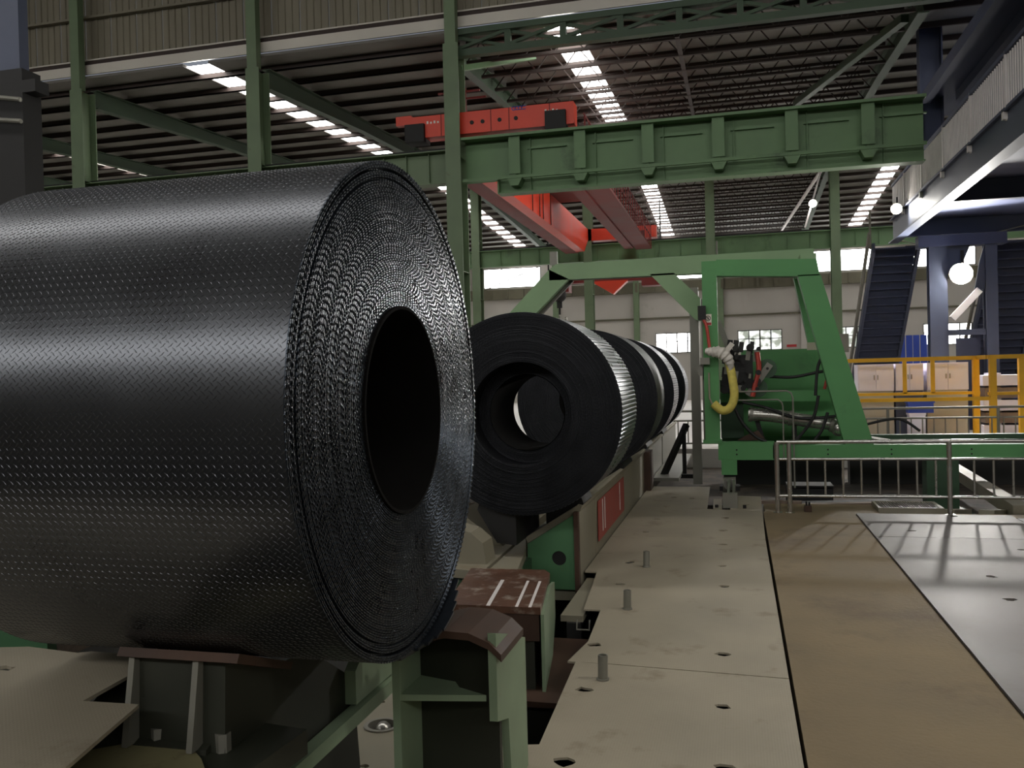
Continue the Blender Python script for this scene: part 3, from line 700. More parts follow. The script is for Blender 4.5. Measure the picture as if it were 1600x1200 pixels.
# far bracket, a pocket of plates with a rusty lip on top
X1, X2 = -1.62, -1.15
part(car, 'bracket_side', MB().prism([(3.95, -0.6), (4.25, -0.6), (4.25, .74), (4.08, .92), (3.95, .75)], 'x', X1 - .02, X1 + .02), M_PAINT)
part(car, 'bracket_side', MB().prism([(4.0, 0.46), (4.2, 0.40), (4.26, -.2), (4.58, -.2), (4.58, .69), (4.2, .82), (4.0, .88)], 'x', X2 - .02, X2 + .02), M_PAINT)
part(car, 'bracket_back', MB().prism([(X1, 4.24), (X2, 4.1), (X2, 4.14), (X1, 4.28)], 'z', -0.5, 0.84), M_CARK)
part(car, 'shelf', MB().prism([(X1, 3.95), (X2 - .04, 4.02), (X2 - .2, 4.1), (X1 + .18, 4.25), (X1, 4.25)], 'z', .545, .575), M_PAINT)
lip = MB(); pts = [(-1.62, .80), (-1.5, .855), (-1.38, .885), (-1.26, .88), (-1.16, .84), (-1.1, .785)]
for (xa, za), (xb, zb) in zip(pts[:-1], pts[1:]):
    lip.hexa([(xa, 3.98, za - .035), (xb, 3.98, zb - .035), (xb, 4.42, zb - .035), (xa, 4.42, za - .035), (xa, 3.98, za), (xb, 3.98, zb), (xb, 4.42, zb), (xa, 4.42, za)])
part(car, 'saddle_lip', lip, M_RUST2)
part(car, 'saddle_pad', MB().prism([(3.6, .86), (4.2, .8), (4.05, 1.1), (3.55, .945)], 'x', -1.9, -1.45), M_CARK)
part(car, 'pedestal', MB().box(-2.65, -1.5, 2.75, 4.2, -1.2, -0.3), M_PIT)

# table plate at bottom left with a notch and a lifting slot
tp = thing('table_plate', 'dusty notched steel plate at bottom left under the big coil', 'plate', (-3.2, 2.8, -1.2))
part(tp, 'top_plate', MB().plate([(-4.6, 1.2), (-1.9, 1.6), (-2.2, 2.84), (-2.44, 2.83), (-2.47, 3.29), (-2.56, 3.36), (-2.85, 3.37), (-2.9, 3.34), (-3.2, 3.38), (-4.4, 3.1)],
     [blob(-3.06, 3.1, .05, .03)], 'z', .886, .9), M_PLATE)
part(tp, 'support', MB().box(-3.9, -2.75, 1.5, 3.2, -1.2, .886), M_CARK)
part(tp, 'skirt', MB().box(-4.5, -3.3, 3.6, 3.66, -0.2, 1.1), M_CONVG)

# perforated base floor under the car
ph = [blob(x, y, .028, .02, 10, .12) for x, y in ((-2.32, 4.5), (-2.2, 4.47), (-2.1, 4.42), (-2.34, 4.65), (-2.26, 4.58), (-2.0, 4.4), (-2.36, 5.35), (-2.28, 5.3), (-2.35, 5.22), (-2.24, 5.5))]
mh = [(-2.12 + .1 * math.cos(a), 4.93 + .1 * math.sin(a)) for a in np.linspace(0, 2 * math.pi, 19)[:-1]]
pf = thing('base_plate', 'drilled steel base plate with a round port beside the coil car', 'plate', (-2.1, 5, -1.2))
part(pf, 'plate', MB().plate([(-2.9, 4.3), (-1.5, 4.3), (-1.5, 5.75), (-2.9, 5.75)], ph + [mh], 'z', -0.02, 0.0), M_CONV)
part(pf, 'port_ring', MB().ring((-2.12, 4.93, -.05), (-2.12, 4.93, .01), .085, .11, 20), M_GREY, smooth=True)
part(pf, 'port_fitting', MB().sphere((-2.12, 4.95, -.03), .05, 6), M_CHROME, smooth=True)
part(pf, 'support', MB().box(-2.9, -1.7, 4.4, 5.7, -1.2, -0.3), M_PIT)

# rust topped block
def rot(p, c, a): 
    x, y = p[0] - c[0], p[1] - c[1]; return (c[0] + x * math.cos(a) - y * math.sin(a), c[1] + x * math.sin(a) + y * math.cos(a))
rb = thing('stop_block', 'rust topped steel block with scraped edge behind the coil car', 'block', (-1.85, 6.8, -1.2))
Q = [(-2.13, 6.2), (-1.41, 6.2), (-1.58, 7.4), (-2.3, 7.4)]
part(rb, 'top_plate', MB().prism([Q[0], Q[1], (-1.57, 7.3), (-1.64, 7.42), Q[3]], 'z', 0.36, 0.41), M_RUST)
part(rb, 'front_band', MB().prism([(-2.12, 6.215), (-1.425, 6.215), (-1.59, 7.38), (-2.29, 7.38)], 'z', 0.16, 0.36), M_RUST2)
part(rb, 'body', MB().prism([(-2.1, 6.24), (-1.47, 6.24), (-1.62, 7.3), (-2.25, 7.3)], 'z', -0.2, 0.16), M_CARK)
sp_ = MB()
for (ya, zb0, zt0, yb, zb1, zt1) in ((6.2, -.22, .36, 7.0, -.22, .38), (7.0, -.22, .38, 7.45, .0, .3)):
    xa, xb = -1.41 - .142 * (ya - 6.2), -1.41 - .142 * (yb - 6.2)
    sp_.hexa([(xa, ya, zb0), (xa + .025, ya, zb0), (xb + .025, yb, zb1), (xb, yb, zb1), (xa, ya, zt0), (xa + .025, ya, zt0), (xb + .025, yb, zt1), (xb, yb, zt1)])
part(rb, 'side_plate', sp_, M_PAINT)
part(rb, 'foot_plate', MB().box(-2.3, -1.2, 6.0, 7.5, -0.24, -0.2), M_RUST2)
part(rb, 'foundation', MB().box(-2.3, -1.3, 6.1, 7.5, -1.2, -0.24), M_PIT)
for x, s_ in ((-1.82, .03), (-1.6, .022), (-1.5, .022)):
    part(rb, 'scrape', MB().prism([(x, 6.2), (x + s_, 6.2), (x - .1 + s_, 7.0), (x - .1, 7.0)], 'z', .41, .4115), M_GALV)

# pipe stubs standing on the walkway
for (x, y), lab in zip(((-0.93, 5.96), (-0.98, 7.78), (-0.98, 9.5)), ('nearest short pipe stub standing on the walkway plates', 'middle short pipe stub standing on the walkway plates', 'farthest short pipe stub standing on the walkway plates')):
    t = thing('pipe_stub', lab, 'pipe', (x, y, 0), 'pipe stubs along the walkway')
    part(t, 'pipe', MB().ring((x, y, 0), (x + .004, y, .17), .026, .034, 20), M_GREY, smooth=True)
    part(t, 'weld_collar', MB().ring((x, y, 0), (x, y, .012), .034, .044, 20), M_GREY, smooth=True)

# ================================================================== GANTRY
g = thing('strapping_gantry', 'green portal gantry machine straddling the coil row', 'gantry', (-1.2, 16.4, -0.2))
ga, gb = 16.2, 16.45
part(g, 'base_beam', MB().box(-.34, .63, ga, gb, .48, .80), M_GAN)
part(g, 'base_beam', MB().box(.6, 9.0, ga, gb, .5, .74), M_GAN)
for x in (-.02, 1.52, 2.55, 3.8, 5.0):
    for z in (.58, .66): part(g, 'bolt_hole', MB().cyl((x, ga - .003, z), (x, ga + .01, z), .016, 8), M_BLACK)
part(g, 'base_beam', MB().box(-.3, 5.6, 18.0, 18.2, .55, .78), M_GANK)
part(g, 'cross_member', MB().bar((2.7, 16.5, .74), (2.3, 18.0, .74), .2, .06), M_GREY)
part(g, 'post', MB().box(-.56, -.3, ga, gb, .80, 4.05), M_GAN)
part(g, 'post_foot', MB().box(-.6, -.27, ga - .03, gb + .03, .78, .84), M_GAN)
part(g, 'front_beam', MB().prism([(-.3, 3.78), (1.1, 3.70), (1.45, 3.70), (1.4, 3.99), (-.3, 4.07)], 'y', ga, gb), M_GAN)
part(g, 'slant_leg', MB().prism([(1.08, 3.72), (1.46, 3.72), (2.27, .74), (1.80, .74)], 'y', ga, gb), M_GAN)
part(g, 'slant_leg', MB().prism([(1.12, 3.86), (1.42, 3.86), (2.08, .70), (1.72, .70)], 'y', 17.9, 18.15), M_GAN)
part(g, 'top_tie', MB().bar((1.27, gb, 3.85), (1.27, 18, 3.95), .25, .25), M_GAN)
part(g, 'portal_beam', MB().prism([(-3.5, 3.93), (1.42, 3.9), (1.42, 4.26), (-3.36, 4.24), (-3.5, 4.14)], 'y', 16.9, 17.15), M_GANP)
part(g, 'portal_end', MB().box(1.15, 1.42, gb, 16.9, 3.75, 4.12), M_GANP)
part(g, 'corner_brace', MB().prism([(-3.5, 4.14), (-3.12, 3.94), (-4.35, 2.75), (-4.7, 2.95)], 'y', 16.9, 17.1), M_GANP)
part(g, 'corner_brace', MB().prism([(-1.55, 3.95), (-1.1, 3.95), (-.62, 3.45), (-.62, 3.02), (-.72, 3.05)], 'y', 16.9, 17.1), M_GANP)
part(g, 'corner_brace', MB().bar((-4.28, 17.2, 2.8), (-3.1, 17.2, 3.95), .1, .08), M_GREY)
part(g, 'far_leg', MB().box(-4.8, -4.4, 16.85, 17.15, -1.2, 3.0), M_GANP)
part(g, 'guard_post', MB().box(-.83, -.66, 16.95, 17.0, -.05, 3.66).box(-.69, -.66, 17.0, 17.15, -.05, 3.6), M_GREY)
part(g, 'guard_post', MB().box(-.6, -.57, 16.5, 16.6, .8, 3.4), M_GREY)
part(g, 'back_panel', MB().box(.1, 1.85, 17.75, 17.79, .78, 2.46), M_GAN)
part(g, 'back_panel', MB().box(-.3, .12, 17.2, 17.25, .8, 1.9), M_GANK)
part(g, 'mid_beam', MB().box(-.3, 1.95, 17.1, 17.3, 1.48, 1.68), M_GAN)
part(g, 'clip_plate', MB().box(1.28, 1.62, 17.1, 17.14, 2.42, 2.56), M_BEIGE)
part(g, 'lifting_lug', MB().box(-3.5, -3.35, 17.0, 17.05, 4.24, 4.5), M_GREY)
part(g, 'antenna', MB().cyl((-.3, 17, 4.26), (-.3, 17, 4.52), .02, 6), M_GREY)
part(g, 'wheel_block', MB().box(-.29, -.02, ga - .05, gb + .1, .22, .5), M_GAN)
wh = part(g, 'wheel', MB().cyl((-.27, ga + .02, .02), (-.05, ga + .02, .02), .16, 20), M_GREY, smooth=True)
part(wh, 'hub', MB().cyl((-.16, ga - .16, .06), (-.16, ga - .1, .06), .06, 12).cyl((-.16, ga - .14, .06), (-.16, ga - .05, .06), .1, 16), M_CHROME, smooth=True)
part(g, 'guard_shoe', MB().box(-.33, .02, ga - .1, ga + .25, -.06, .02), M_BLACK)
# warning sign on the post
sg = part(g, 'warning_sign', MB().box(-.525, -.405, ga - .012, ga - .002, 2.90, 3.10), M_SIGNW, 'small white warning sign with red band')
part(sg, 'red_band', MB().box(-.52, -.41, ga - .015, ga - .012, 2.905, 2.95), M_SIGNR)
part(sg, 'prohibition_ring', MB().tube([(-.465 + .042 * math.cos(a), ga - .015, 3.025 + .042 * math.sin(a)) for a in np.linspace(0, 2 * math.pi, 17)], .006, 5).bar((-.495, ga - .015, 3.055), (-.435, ga - .015, 2.995), .006, .01), M_SIGNK)
part(sg, 'pictogram', MB().box(-.472, -.458, ga - .014, ga - .012, 3.0, 3.03).cyl((-.465, ga - .014, 3.04), (-.465, ga - .012, 3.04), .01, 8), M_SIGNK)
# machine head
mh_ = part(g, 'tool_head', MB().box(-.2, .3, 16.55, 16.95, 1.75, 2.36), M_BLACK)
for k in range(44):
    x, z = random.uniform(-.24, .42), random.uniform(1.7, 2.56); y = random.uniform(16.4, 16.6); r = random.uniform(.03, .075)
    if k % 2: part(mh_, 'fitting', MB().cyl((x, y, z), (x, y + .2, z), r, 10), M_BLACK, smooth=True)
    else: part(mh_, 'fitting', MB().bar((x, y, z - r * 1.4), (x + r * .4, y, z + r * 1.4), r * 1.3, r, (0, 1, 0)), M_GREY if k % 6 == 0 else M_BLACK)
part(g, 'chute_arm', MB().bar((-.3, 16.7, 3.0), (-.1, 16.7, 2.4), .12, .1), M_GREY)
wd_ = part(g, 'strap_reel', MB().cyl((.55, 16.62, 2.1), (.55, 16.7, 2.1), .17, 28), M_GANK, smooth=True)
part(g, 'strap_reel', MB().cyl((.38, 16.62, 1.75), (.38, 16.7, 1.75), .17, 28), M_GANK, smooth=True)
part(wd_, 'reel_arm', MB().bar((.2, 16.58, 1.62), (.6, 16.58, 2.18), .12, .03, (0, 1, 0)), M_GREY)
part(wd_, 'pin', MB().cyl((.55, 16.54, 2.1), (.55, 16.6, 2.1), .025, 10), M_BLACK)
part(g, 'cylinder', MB().tube([(.2, 16.6, 1.28), (.62, 16.6, 1.25), (1.35, 16.62, 1.12), (1.72, 16.64, 1.06)], [.12, .12, .115, .1], 18), M_CHROME, smooth=True)
for x, z in ((.22, 1.275), (.9, 1.2), (1.6, 1.08)): part(g, 'cylinder_band', MB().cyl((x, 16.61, z), (x + .06, 16.61, z - .01), .135, 18), M_GREY, smooth=True)
part(g, 'rod_bracket', MB().sphere((1.75, 16.6, 1.0), .14, 8), M_CHROME, smooth=True)
part(g, 'cylinder_foot', MB().bar((.35, 16.7, 1.15), (.45, 16.7, .78), .08, .08), M_BLACK)
part(g, 'cylinder_foot', MB().bar((1.0, 16.7, 1.1), (1.0, 16.7, .78), .08, .08), M_BLACK)
def arc(p, n=24):
    p = [Vector(q) for q in p]; out = []
    for i in range(len(p) - 1):
        a, b, c_, d = p[max(i - 1, 0)], p[i], p[i + 1], p[min(i + 2, len(p) - 1)]
        for k in range(6):
            t = k / 6; out.append(0.5 * ((2 * b) + (c_ - a) * t + (2 * a - 5 * b + 4 * c_ - d) * t * t + (3 * b - a - 3 * c_ + d) * t ** 3))
    return out + [p[-1]]
part(g, 'pipe', MB().tube([(-.1, 16.1, 1.70), (.85, 16.1, 1.70), (.92, 16.1, 1.66), (.95, 16.1, 1.58), (.95, 16.1, .0)], .016, 8), M_GREY, smooth=True)
part(g, 'pipe', MB().tube([(-.1, 16.1, 1.55), (.7, 16.1, 1.55), (.76, 16.1, 1.5), (.78, 16.1, 1.44), (.78, 16.1, .5)], .014, 8), M_GREY, smooth=True)
part(g, 'pipe', MB().tube([(-.47, 16.12, 2.05), (-.47, 16.12, 1.6), (-.43, 16.1, 1.5), (-.36, 16.08, 1.45)], .018, 8), M_CONV, smooth=True)
part(g, 'yellow_hose', MB().tube(arc([(-.4, 16.05, 1.5), (-.26, 16.02, 1.38), (-.12, 16.02, 1.42), (-.04, 16.04, 1.62), (-.06, 16.06, 1.9), (-.1, 16.08, 2.15), (-.14, 16.1, 2.3)]), .075, 12), M_HOSEY, 'yellow sleeved hose loop', smooth=True)
cl = MB().tube(arc([(-.52, 16.04, 2.44), (-.4, 16.02, 2.42), (-.26, 16.0, 2.4), (-.14, 16.0, 2.3), (-.09, 16.02, 2.16), (-.11, 16.03, 2.06)]),
               [.02 + .085 * abs(math.sin(.28 + .1 * q)) * (1 + .16 * math.sin(2.1 * q)) for q in range(31)], 12)
cl.bar((-.16, 16.02, 2.42), (-.05, 16.02, 2.56), .09, .03, (0, 1, 0))
part(g, 'cloth_wrap', cl, M_CLOTH, 'white cloth tied round the hose', smooth=True)
part(g, 'red_hose', MB().tube(arc([(-.6, 16.15, 3.1), (-.5, 16.12, 2.9), (-.46, 16.1, 2.6), (-.44, 16.05, 2.4)]), .03, 8), M_HOSER, smooth=True)
part(g, 'red_hose', MB().tube(arc([(.38, 16.5, 2.4), (.4, 16.5, 2.1), (.34, 16.5, 1.85), (.28, 16.5, 1.6)]), .045, 8), M_HOSER, smooth=True)
part(g, 'red_hose', MB().tube(arc([(1.62, 16.9, 2.3), (1.62, 16.9, 2.0), (1.55, 16.9, 1.7)]), .03, 8), M_HOSER, smooth=True)
for p in ([(.6, 17.0, 1.95), (1.0, 16.95, 1.93), (1.4, 16.95, 2.0), (1.7, 16.9, 2.05)], [(1.35, 16.4, 1.6), (1.4, 16.4, 2.1), (1.5, 16.4, 2.3), (1.62, 16.4, 2.35)],
          [(.1, 16.5, 1.5), (.5, 16.45, 1.4), (1.1, 16.45, 1.2), (1.9, 16.45, 1.25)], [(-.1, 16.3, 1.6), (.05, 16.3, 1.2), (.3, 16.3, .9), (.5, 16.3, .8)],
          [(1.4, 16.4, 1.6), (1.3, 16.4, 1.2), (1.0, 16.4, .8), (.8, 16.3, .6)], [(1.55, 16.4, 1.3), (1.45, 16.4, 1.0), (1.3, 16.4, .78)], [(2.6, 19.4, .9), (3.2, 19.4, 1.0), (3.6, 19.4, .75)]):
    part(g, 'black_hose', MB().tube(arc(p), .028, 8), M_RUBBER, smooth=True)
part(g, 'clamp', MB().box(-.64, -.5, 16.1, 16.3, 3.0, 3.25), M_BLACK)
part(g, 'valve_block', MB().box(-.62, -.45, 16.05, 16.2, 2.2, 2.32).box(-.66, -.58, 16.2, 16.9, 2.0, 2.2), M_GREY)
part(g, 'drag_plate', MB().prism([(.0, .8), (.5, .8), (.36, .98), (.1, .86)], 'y', 16.6, 16.7), M_RUST2)
# buffer post standing in the slot in front of the wheel
bf = thing('buffer_post', 'small square grey post bolted in front of the gantry wheel', 'post', (-.13, 13.9, 0))
part(bf, 'block', MB().box(-.24, -.02, 13.7, 13.85, 0, .22), M_GREY)
part(bf, 'rail_end', MB().box(-.18, -.14, 13.85, 15.95, -.1, .16).box(-.1, -.06, 13.85, 15.95, -.1, .16), M_GREY)
part(bf, 'bolt', MB().cyl((.08, 13.7, 0), (.08, 13.7, .05), .03, 6).cyl((-.33, 13.7, .01), (-.33, 13.7, .05), .03, 6), M_BLACK)

# clutter in the pit behind the railing
for (a, b, wd, ht, m, lab) in (((4.2, 20, .0), (4.0, 14.3, -.1), .22, .2, M_CONV, 'pale green rail beam slanting down behind the railing at right'),
                               ((3.4, 14.9, -.2), (2.9, 13.75, -.04), .16, .1, M_CONV, 'short pale bar lying at the kerb right of the grating'),
                               ((3.9, 14.9, -.2), (3.4, 13.75, -.04), .2, .1, M_CONV, 'wide pale bar lying at the kerb below the right railing'),
                               ((2.2, 17.2, -.42), (3.6, 15.4, -.42), .25, .14, M_BLACK, 'black bar lying on the dirty ground under the gantry beam'),
                               ((.8, 16.4, -.4), (2.6, 16.8, -.4), .3, .2, M_BLACK, 'dark beam on the ground below the gantry base'),
                               ((.9, 15.0, -.44), (1.9, 15.2, -.44), .14, .1, M_WOOD, 'wooden batten on the ground behind the first railing panel'),
                               ((1.4, 15.7, -.44), (2.2, 14.9, -.44), .12, .1, M_WOOD, 'slanting wooden batten on the ground behind the railing')):
    solo('rail_beam' if m is M_CONV else 'ground_bar', MB().bar(a, b, wd, ht), m, lab, 'beam')
for (x0, x1, y0, y1, z0, z1, lab) in ((-.3, 2.2, 20.4, 20.8, -.5, .42, 'black sill beam in the shade under the gantry, left one'), (2.4, 6.5, 20.6, 21.0, -.5, .3, 'black sill beam in the shade under the gantry, right one'),
                                   (.9, 1.7, 17.2, 17.8, -.5, -.1, 'small dark gearbox on the ground under the gantry beam')):
    t = thing('sill_beam' if x1 - x0 > 1 else 'gearbox', lab, 'beam' if x1 - x0 > 1 else 'gearbox', ((x0 + x1) / 2, (y0 + y1) / 2, z0))
    part(t, 'web', MB().box(x0, x1, y0 + .1, y1 - .1, z0, z1 - .03), M_BLACK)
    part(t, 'flange', MB().box(x0, x1, y0, y1, z1 - .03, z1), M_BLACK)
    part(t, 'end_plate', MB().box(x0 - .02, x0, y0, y1, z0, z1), M_BLACK)
for k, (x, y, a, ln) in enumerate(((.7, 15.2, .1, 1.4), (1.3, 15.6, -.3, 1.2), (2.2, 15.0, .5, .9), (1.8, 16.2, .2, 1.6), (.5, 16.0, -.15, 1.1))):
    dx, dy = math.cos(a) * ln / 2, math.sin(a) * ln / 2
    solo('plank', MB().bar((x - dx, y - dy, -.46 + .055 * k), (x + dx, y + dy, -.45 + .055 * k), .18, .05), M_WOOD if k != 2 else M_CONC,
         ['dusty plank nearest the first railing posts', 'dusty plank crossing behind the first railing panel', 'pale short plank lying skew in the pit', 'long dusty plank under the gantry beam', 'short dusty plank beside the gantry wheel'][k], 'plank', 'planks in the pit behind the railing')
sup = thing('pit_support', 'dark green support pier under the gantry beam at right', 'pier', (3.3, 16.4, -.5))
part(sup, 'pier', MB().box(3.1, 3.6, 16.2, 16.6, -.5, .5), M_GANK)
part(sup, 'foot', MB().box(2.9, 3.8, 16.0, 16.8, -.5, -.4), M_GANK)

# ================================================================== STAINLESS RAILING
def railing(t, y, x0, x1, posts, z0, zt, zm, zl, pitch, r, m):
    for x in posts:
        part(t, 'post', MB().cyl((x, y, z0), (x, y, zt), r * 1.6, 12), m, smooth=True)
        part(t, 'foot', MB().cyl((x, y, z0), (x, y, z0 + .015), r * 3, 12), m, smooth=True)
    for z, q in ((zt, 1.3), (zm, 1.0), (zl, 1.0)):
        part(t, 'rail', MB().cyl((x0, y, z), (x1, y, z), r * q, 10), m, smooth=True)
    x = posts[0] + .42
    while x < x1:
        if min(abs(x - p) for p in posts) > .09: part(t, 'baluster', MB().cyl((x, y, zl), (x, y, zm), r * .75, 8), m, smooth=True)
        x += pitch
rl = thing('tube_railing', 'stainless steel tube railing at the end of the walkway', 'railing', (2.5, 13.42, 0))
railing(rl, 13.42, .55, 8.2, [.55, .72, 2.86, 5.05, 7.25], -0.02, 1.02, .77, .235, .245, .022, M_STAIN)
rl2 = thing('tube_railing', 'distant stainless railing in front of the white floor beyond gantry', 'railing', (3, 26.2, 0))
railing(rl2, 24.6, -2, 11.5, [-2, 1.15, 3.8, 6.4, 9.0], 0, .98, .72, .1, .27, .024, M_GREY)

gr = thing('floor_grating', 'small steel bar grating at the kerb behind the railing', 'grating', (2.4, 14, -.05))
part(gr, 'frame', MB().box(1.96, 2.0, 13.66, 14.35, -.06, .04).box(2.78, 2.84, 13.66, 14.35, -.06, .04).box(2.0, 2.78, 13.66, 13.69, -.06, .04).box(2.0, 2.78, 14.32, 14.35, -.06, .04), M_CONV)
for k in range(22): part(gr, 'bar', MB().box(2.02 + .035 * k, 2.03 + .035 * k, 13.69, 14.32, -.02, .035), M_GREY)
part(gr, 'pan', MB().box(2.0, 2.78, 13.69, 14.32, -.1, -.06), M_BLACK)
lk = thing('kerb_clamp', 'tiny brown and black clamp on the kerb under the railing', 'clamp', (.98, 13.6, -.02))
part(lk, 'body', MB().box(.93, 1.03, 13.55, 13.65, -.02, .07), M_RUST2)
part(lk, 'screw', MB().cyl((.96, 13.6, .07), (.96, 13.6, .13), .015, 8).cyl((1.0, 13.6, .07), (1.0, 13.6, .12), .015, 8), M_BLACK)

# ================================================================== YELLOW RAILING, CABINETS
yr = thing('yellow_railing', 'yellow painted steel guard railing in front of white cabinets', 'railing', (5, 26.5, 0))
for (xa, ya), (xb, yb) in (((3.05, 26.9), (6.55, 26.9)), ((6.5, 25.9), (11.5, 25.9))):
    part(yr, 'top_rail', MB().box(xa, xb, ya - .05, ya + .05, 2.2, 2.31), M_YEL)
    part(yr, 'mid_rail', MB().box(xa, xb, ya - .04, ya + .04, 1.24, 1.32), M_YEL)
part(yr, 'mid_rail', MB().box(3.3, 6.7, 25.86, 25.94, 1.1, 1.2), M_YEL)
part(yr, 'top_rail', MB().box(6.45, 6.55, 25.9, 26.95, 2.2, 2.31), M_YEL)
for x, y in ((6.45, 26.9), (6.62, 25.9), (7.32, 25.9), (9.5, 25.9)):
    part(yr, 'post', MB().box(x - .08, x + .08, y - .08, y + .08, 0, 2.25), M_YEL)
    part(yr, 'foot_plate', MB().box(x - .16, x + .16, y - .16, y + .16, 0, .03), M_GREY)
for x in (4.62, 5.35): part(yr, 'baluster', MB().box(x - .05, x + .05, 26.86, 26.94, 1.28, 2.25), M_YEL)
part(yr, 'post', MB().box(3.0, 3.12, 26.84, 26.96, 0, 2.25), M_YEL)
for (xa, xb), lab in zip(((3.5, 4.5), (4.55, 5.3), (5.4, 6.5)), ('leftmost white cabinet behind the yellow railing', 'middle white cabinet behind the yellow railing', 'rightmost white cabinet behind the yellow railing')):
    t = thing('white_cabinet', lab, 'cabinet', ((xa + xb) / 2, 28.2, 0), 'white cabinets behind the yellow railing')
    part(t, 'case', MB().box(xa, xb, 27.9, 28.7, 1.35, 2.14), M_WHITE)
    xm = (xa + xb) / 2
    for da, db, dh in ((xa + .03, xm - .01, xm - .05), (xm + .01, xb - .03, xm + .05)):
        dr = part(t, 'door', MB().box(da, db, 27.87, 27.9, 1.38, 2.11), M_WHITE)
        part(dr, 'handle', MB().box(dh - .01, dh + .01, 27.84, 27.87, 1.68, 1.82), M_GREY)
    part(t, 'base', MB().box(xa, xb, 28.0, 28.7, 0, 1.35), M_BEIGE if xa != 4.55 else M_NAVY)
solo('blue_crate', MB().box(4.75, 5.42, 27.2, 27.6, .72, 1.02).box(4.72, 5.45, 27.18, 27.62, 1.0, 1.05), M_BLUE, 'blue crate on white box in front of the cabinets', 'crate')
solo('white_box', MB().box(4.78, 5.2, 27.2, 27.6, 0, .69).box(4.76, 5.22, 27.18, 27.62, .66, .72), M_WHITE, 'white box on the floor under the blue crate', 'box')
for k in range(5):
    solo('timber_slab', MB().box(6.9 + .05 * (k % 2), 9.6, 28, 29.2, .36 * k, .36 * k + .3).box(7.2, 7.4, 28.1, 29.1, .36 * k + .3, .36 * k + .36).box(9.0, 9.2, 28.1, 29.1, .36 * k + .3, .36 * k + .36),
         M_WOOD if k % 2 else M_WHITE, ['lowest white slab', 'second slab, brown', 'third slab, white', 'fourth slab, brown', 'topmost white slab'][k] + ' of the stack right of yellow railing posts', 'slab', 'stacked slabs by the yellow railing')
for (xa, xb), lab in (((7.2, 9.4), 'blue corrugated hoarding between the stair and the lamp tower'), ((11.4, 16), 'blue corrugated hoarding at the right edge behind stair')):
    t = thing('blue_hoarding', lab, 'fence', ((xa + xb) / 2, 45, 0))
    n = int((xb - xa) / .3)
    for k in range(n):
        a = xa + (xb - xa) * k / n; part(t, 'sheet', MB().box(a, a + (xb - xa) / n - .04, 45 + .05 * (k % 2), 45.06 + .05 * (k % 2), 0, 3.5), M_BLUE)
    part(t, 'rail', MB().box(xa, xb, 45.12, 45.2, 1.5, 1.6), M_BLUE)
eb = thing('equipment_box', 'grey control box on wall beside right slanting gantry leg', 'box', (3.55, 33, 0))
part(eb, 'case', MB().box(3.35, 3.85, 32.8, 33.1, 2.6, 3.25), M_GREY)
part(eb, 'stand', MB().box(3.55, 3.65, 32.9, 33.0, 0, 2.6), M_GREY)
sgn = solo('red_notice', MB().box(3.45, 4.1, 63.95, 64.0, 3.55, 3.72), M_SIGNR, 'small red and white notice on the far wall right of window', 'sign')

# ================================================================== GALLERY, STAIRS, LAMPS
GX = 5.1
gl = thing('steel_gallery', 'dark navy elevated gallery with barred railing at the upper right', 'walkway', (7.3, 22, 6.1))
part(gl, 'stringer', MB().box(GX, GX + .03, 8, 31.2, 6.14, 6.86), M_NAVY)
part(gl, 'bottom_flange', MB().box(GX - .14, GX + .16, 8, 31.3, 6.1, 6.14), M_NAVY)
part(gl, 'top_flange', MB().box(GX - .08, GX + .16, 8, 31.3, 6.86, 6.9), M_NAVYD)
part(gl, 'soffit', MB().box(GX + .1, 10.0, 8, 31.2, 6.72, 6.8), M_NAVYD)
part(gl, 'stringer', MB().box(9.9, 9.95, 8, 31.2, 6.14, 6.86), M_NAVY)
for y in (12.5, 18.6, 24.5, 30.6):
    part(gl, 'cross_beam', MB().box(GX + .03, 9.9, y - .1, y + .1, 6.2, 6.24).box(GX + .03, 9.9, y - .01, y + .01, 6.24, 6.72), M_NAVY)
part(gl, 'diagonal', MB().bar((7.6, 25, 6.25), (9.8, 30, 6.25), .12, .1), M_GALV)
yy = 8.2; k = 0
while yy < 31.2:
    if k % 18 == 0:
        part(gl, 'rail_post', MB().box(GX - .03, GX + .03, yy - .03, yy + .03, 6.7, 8.02), M_GALV)
        part(gl, 'post_clip', MB().box(GX - .08, GX, yy - .06, yy + .06, 6.72, 6.9), M_GALV)
    else: part(gl, 'baluster', MB().box(GX - .012, GX + .012, yy - .02, yy + .02, 6.98, 7.92), M_GALV)
    yy += .145; k += 1
part(gl, 'handrail', MB().box(GX - .03, GX + .03, 8, 31.2, 7.95, 8.03), M_NAVYD)
part(gl, 'toe_rail', MB().box(GX - .02, GX + .02, 8, 31.2, 6.93, 6.98), M_NAVYD)
part(gl, 'upper_deck', MB().box(GX + .3, 10, 8, 29, 9.55, 9.65), M_NAVYD)
part(gl, 'upper_beam', MB().box(GX + .05, GX + .25, 8, 26.5, 9.3, 9.6), M_NAVYD)
part(gl, 'upper_beam', MB().box(GX + .9, GX + 1.1, 8, 26.5, 9.3, 9.55), M_NAVYD)
part(gl, 'upper_column', MB().box(5.16, 5.2, 26.8, 27.2, 6.8, 13).box(5.72, 5.76, 26.8, 27.2, 6.8, 13).box(5.2, 5.72, 26.98, 27.02, 6.8, 13), M_NAVYD)
part(gl, 'back_sheet', MB().box(8.6, 8.65, 8, 24, 6.8, 12.5), M_NAVYD)
part(gl, 'clip_on_cable', MB().tube([(GX, 31, 6.2), (6.2, 30.7, 5.85), (7.6, 30.5, 6.1), (9.6, 30.3, 6.5)], .018, 6), M_GREY)

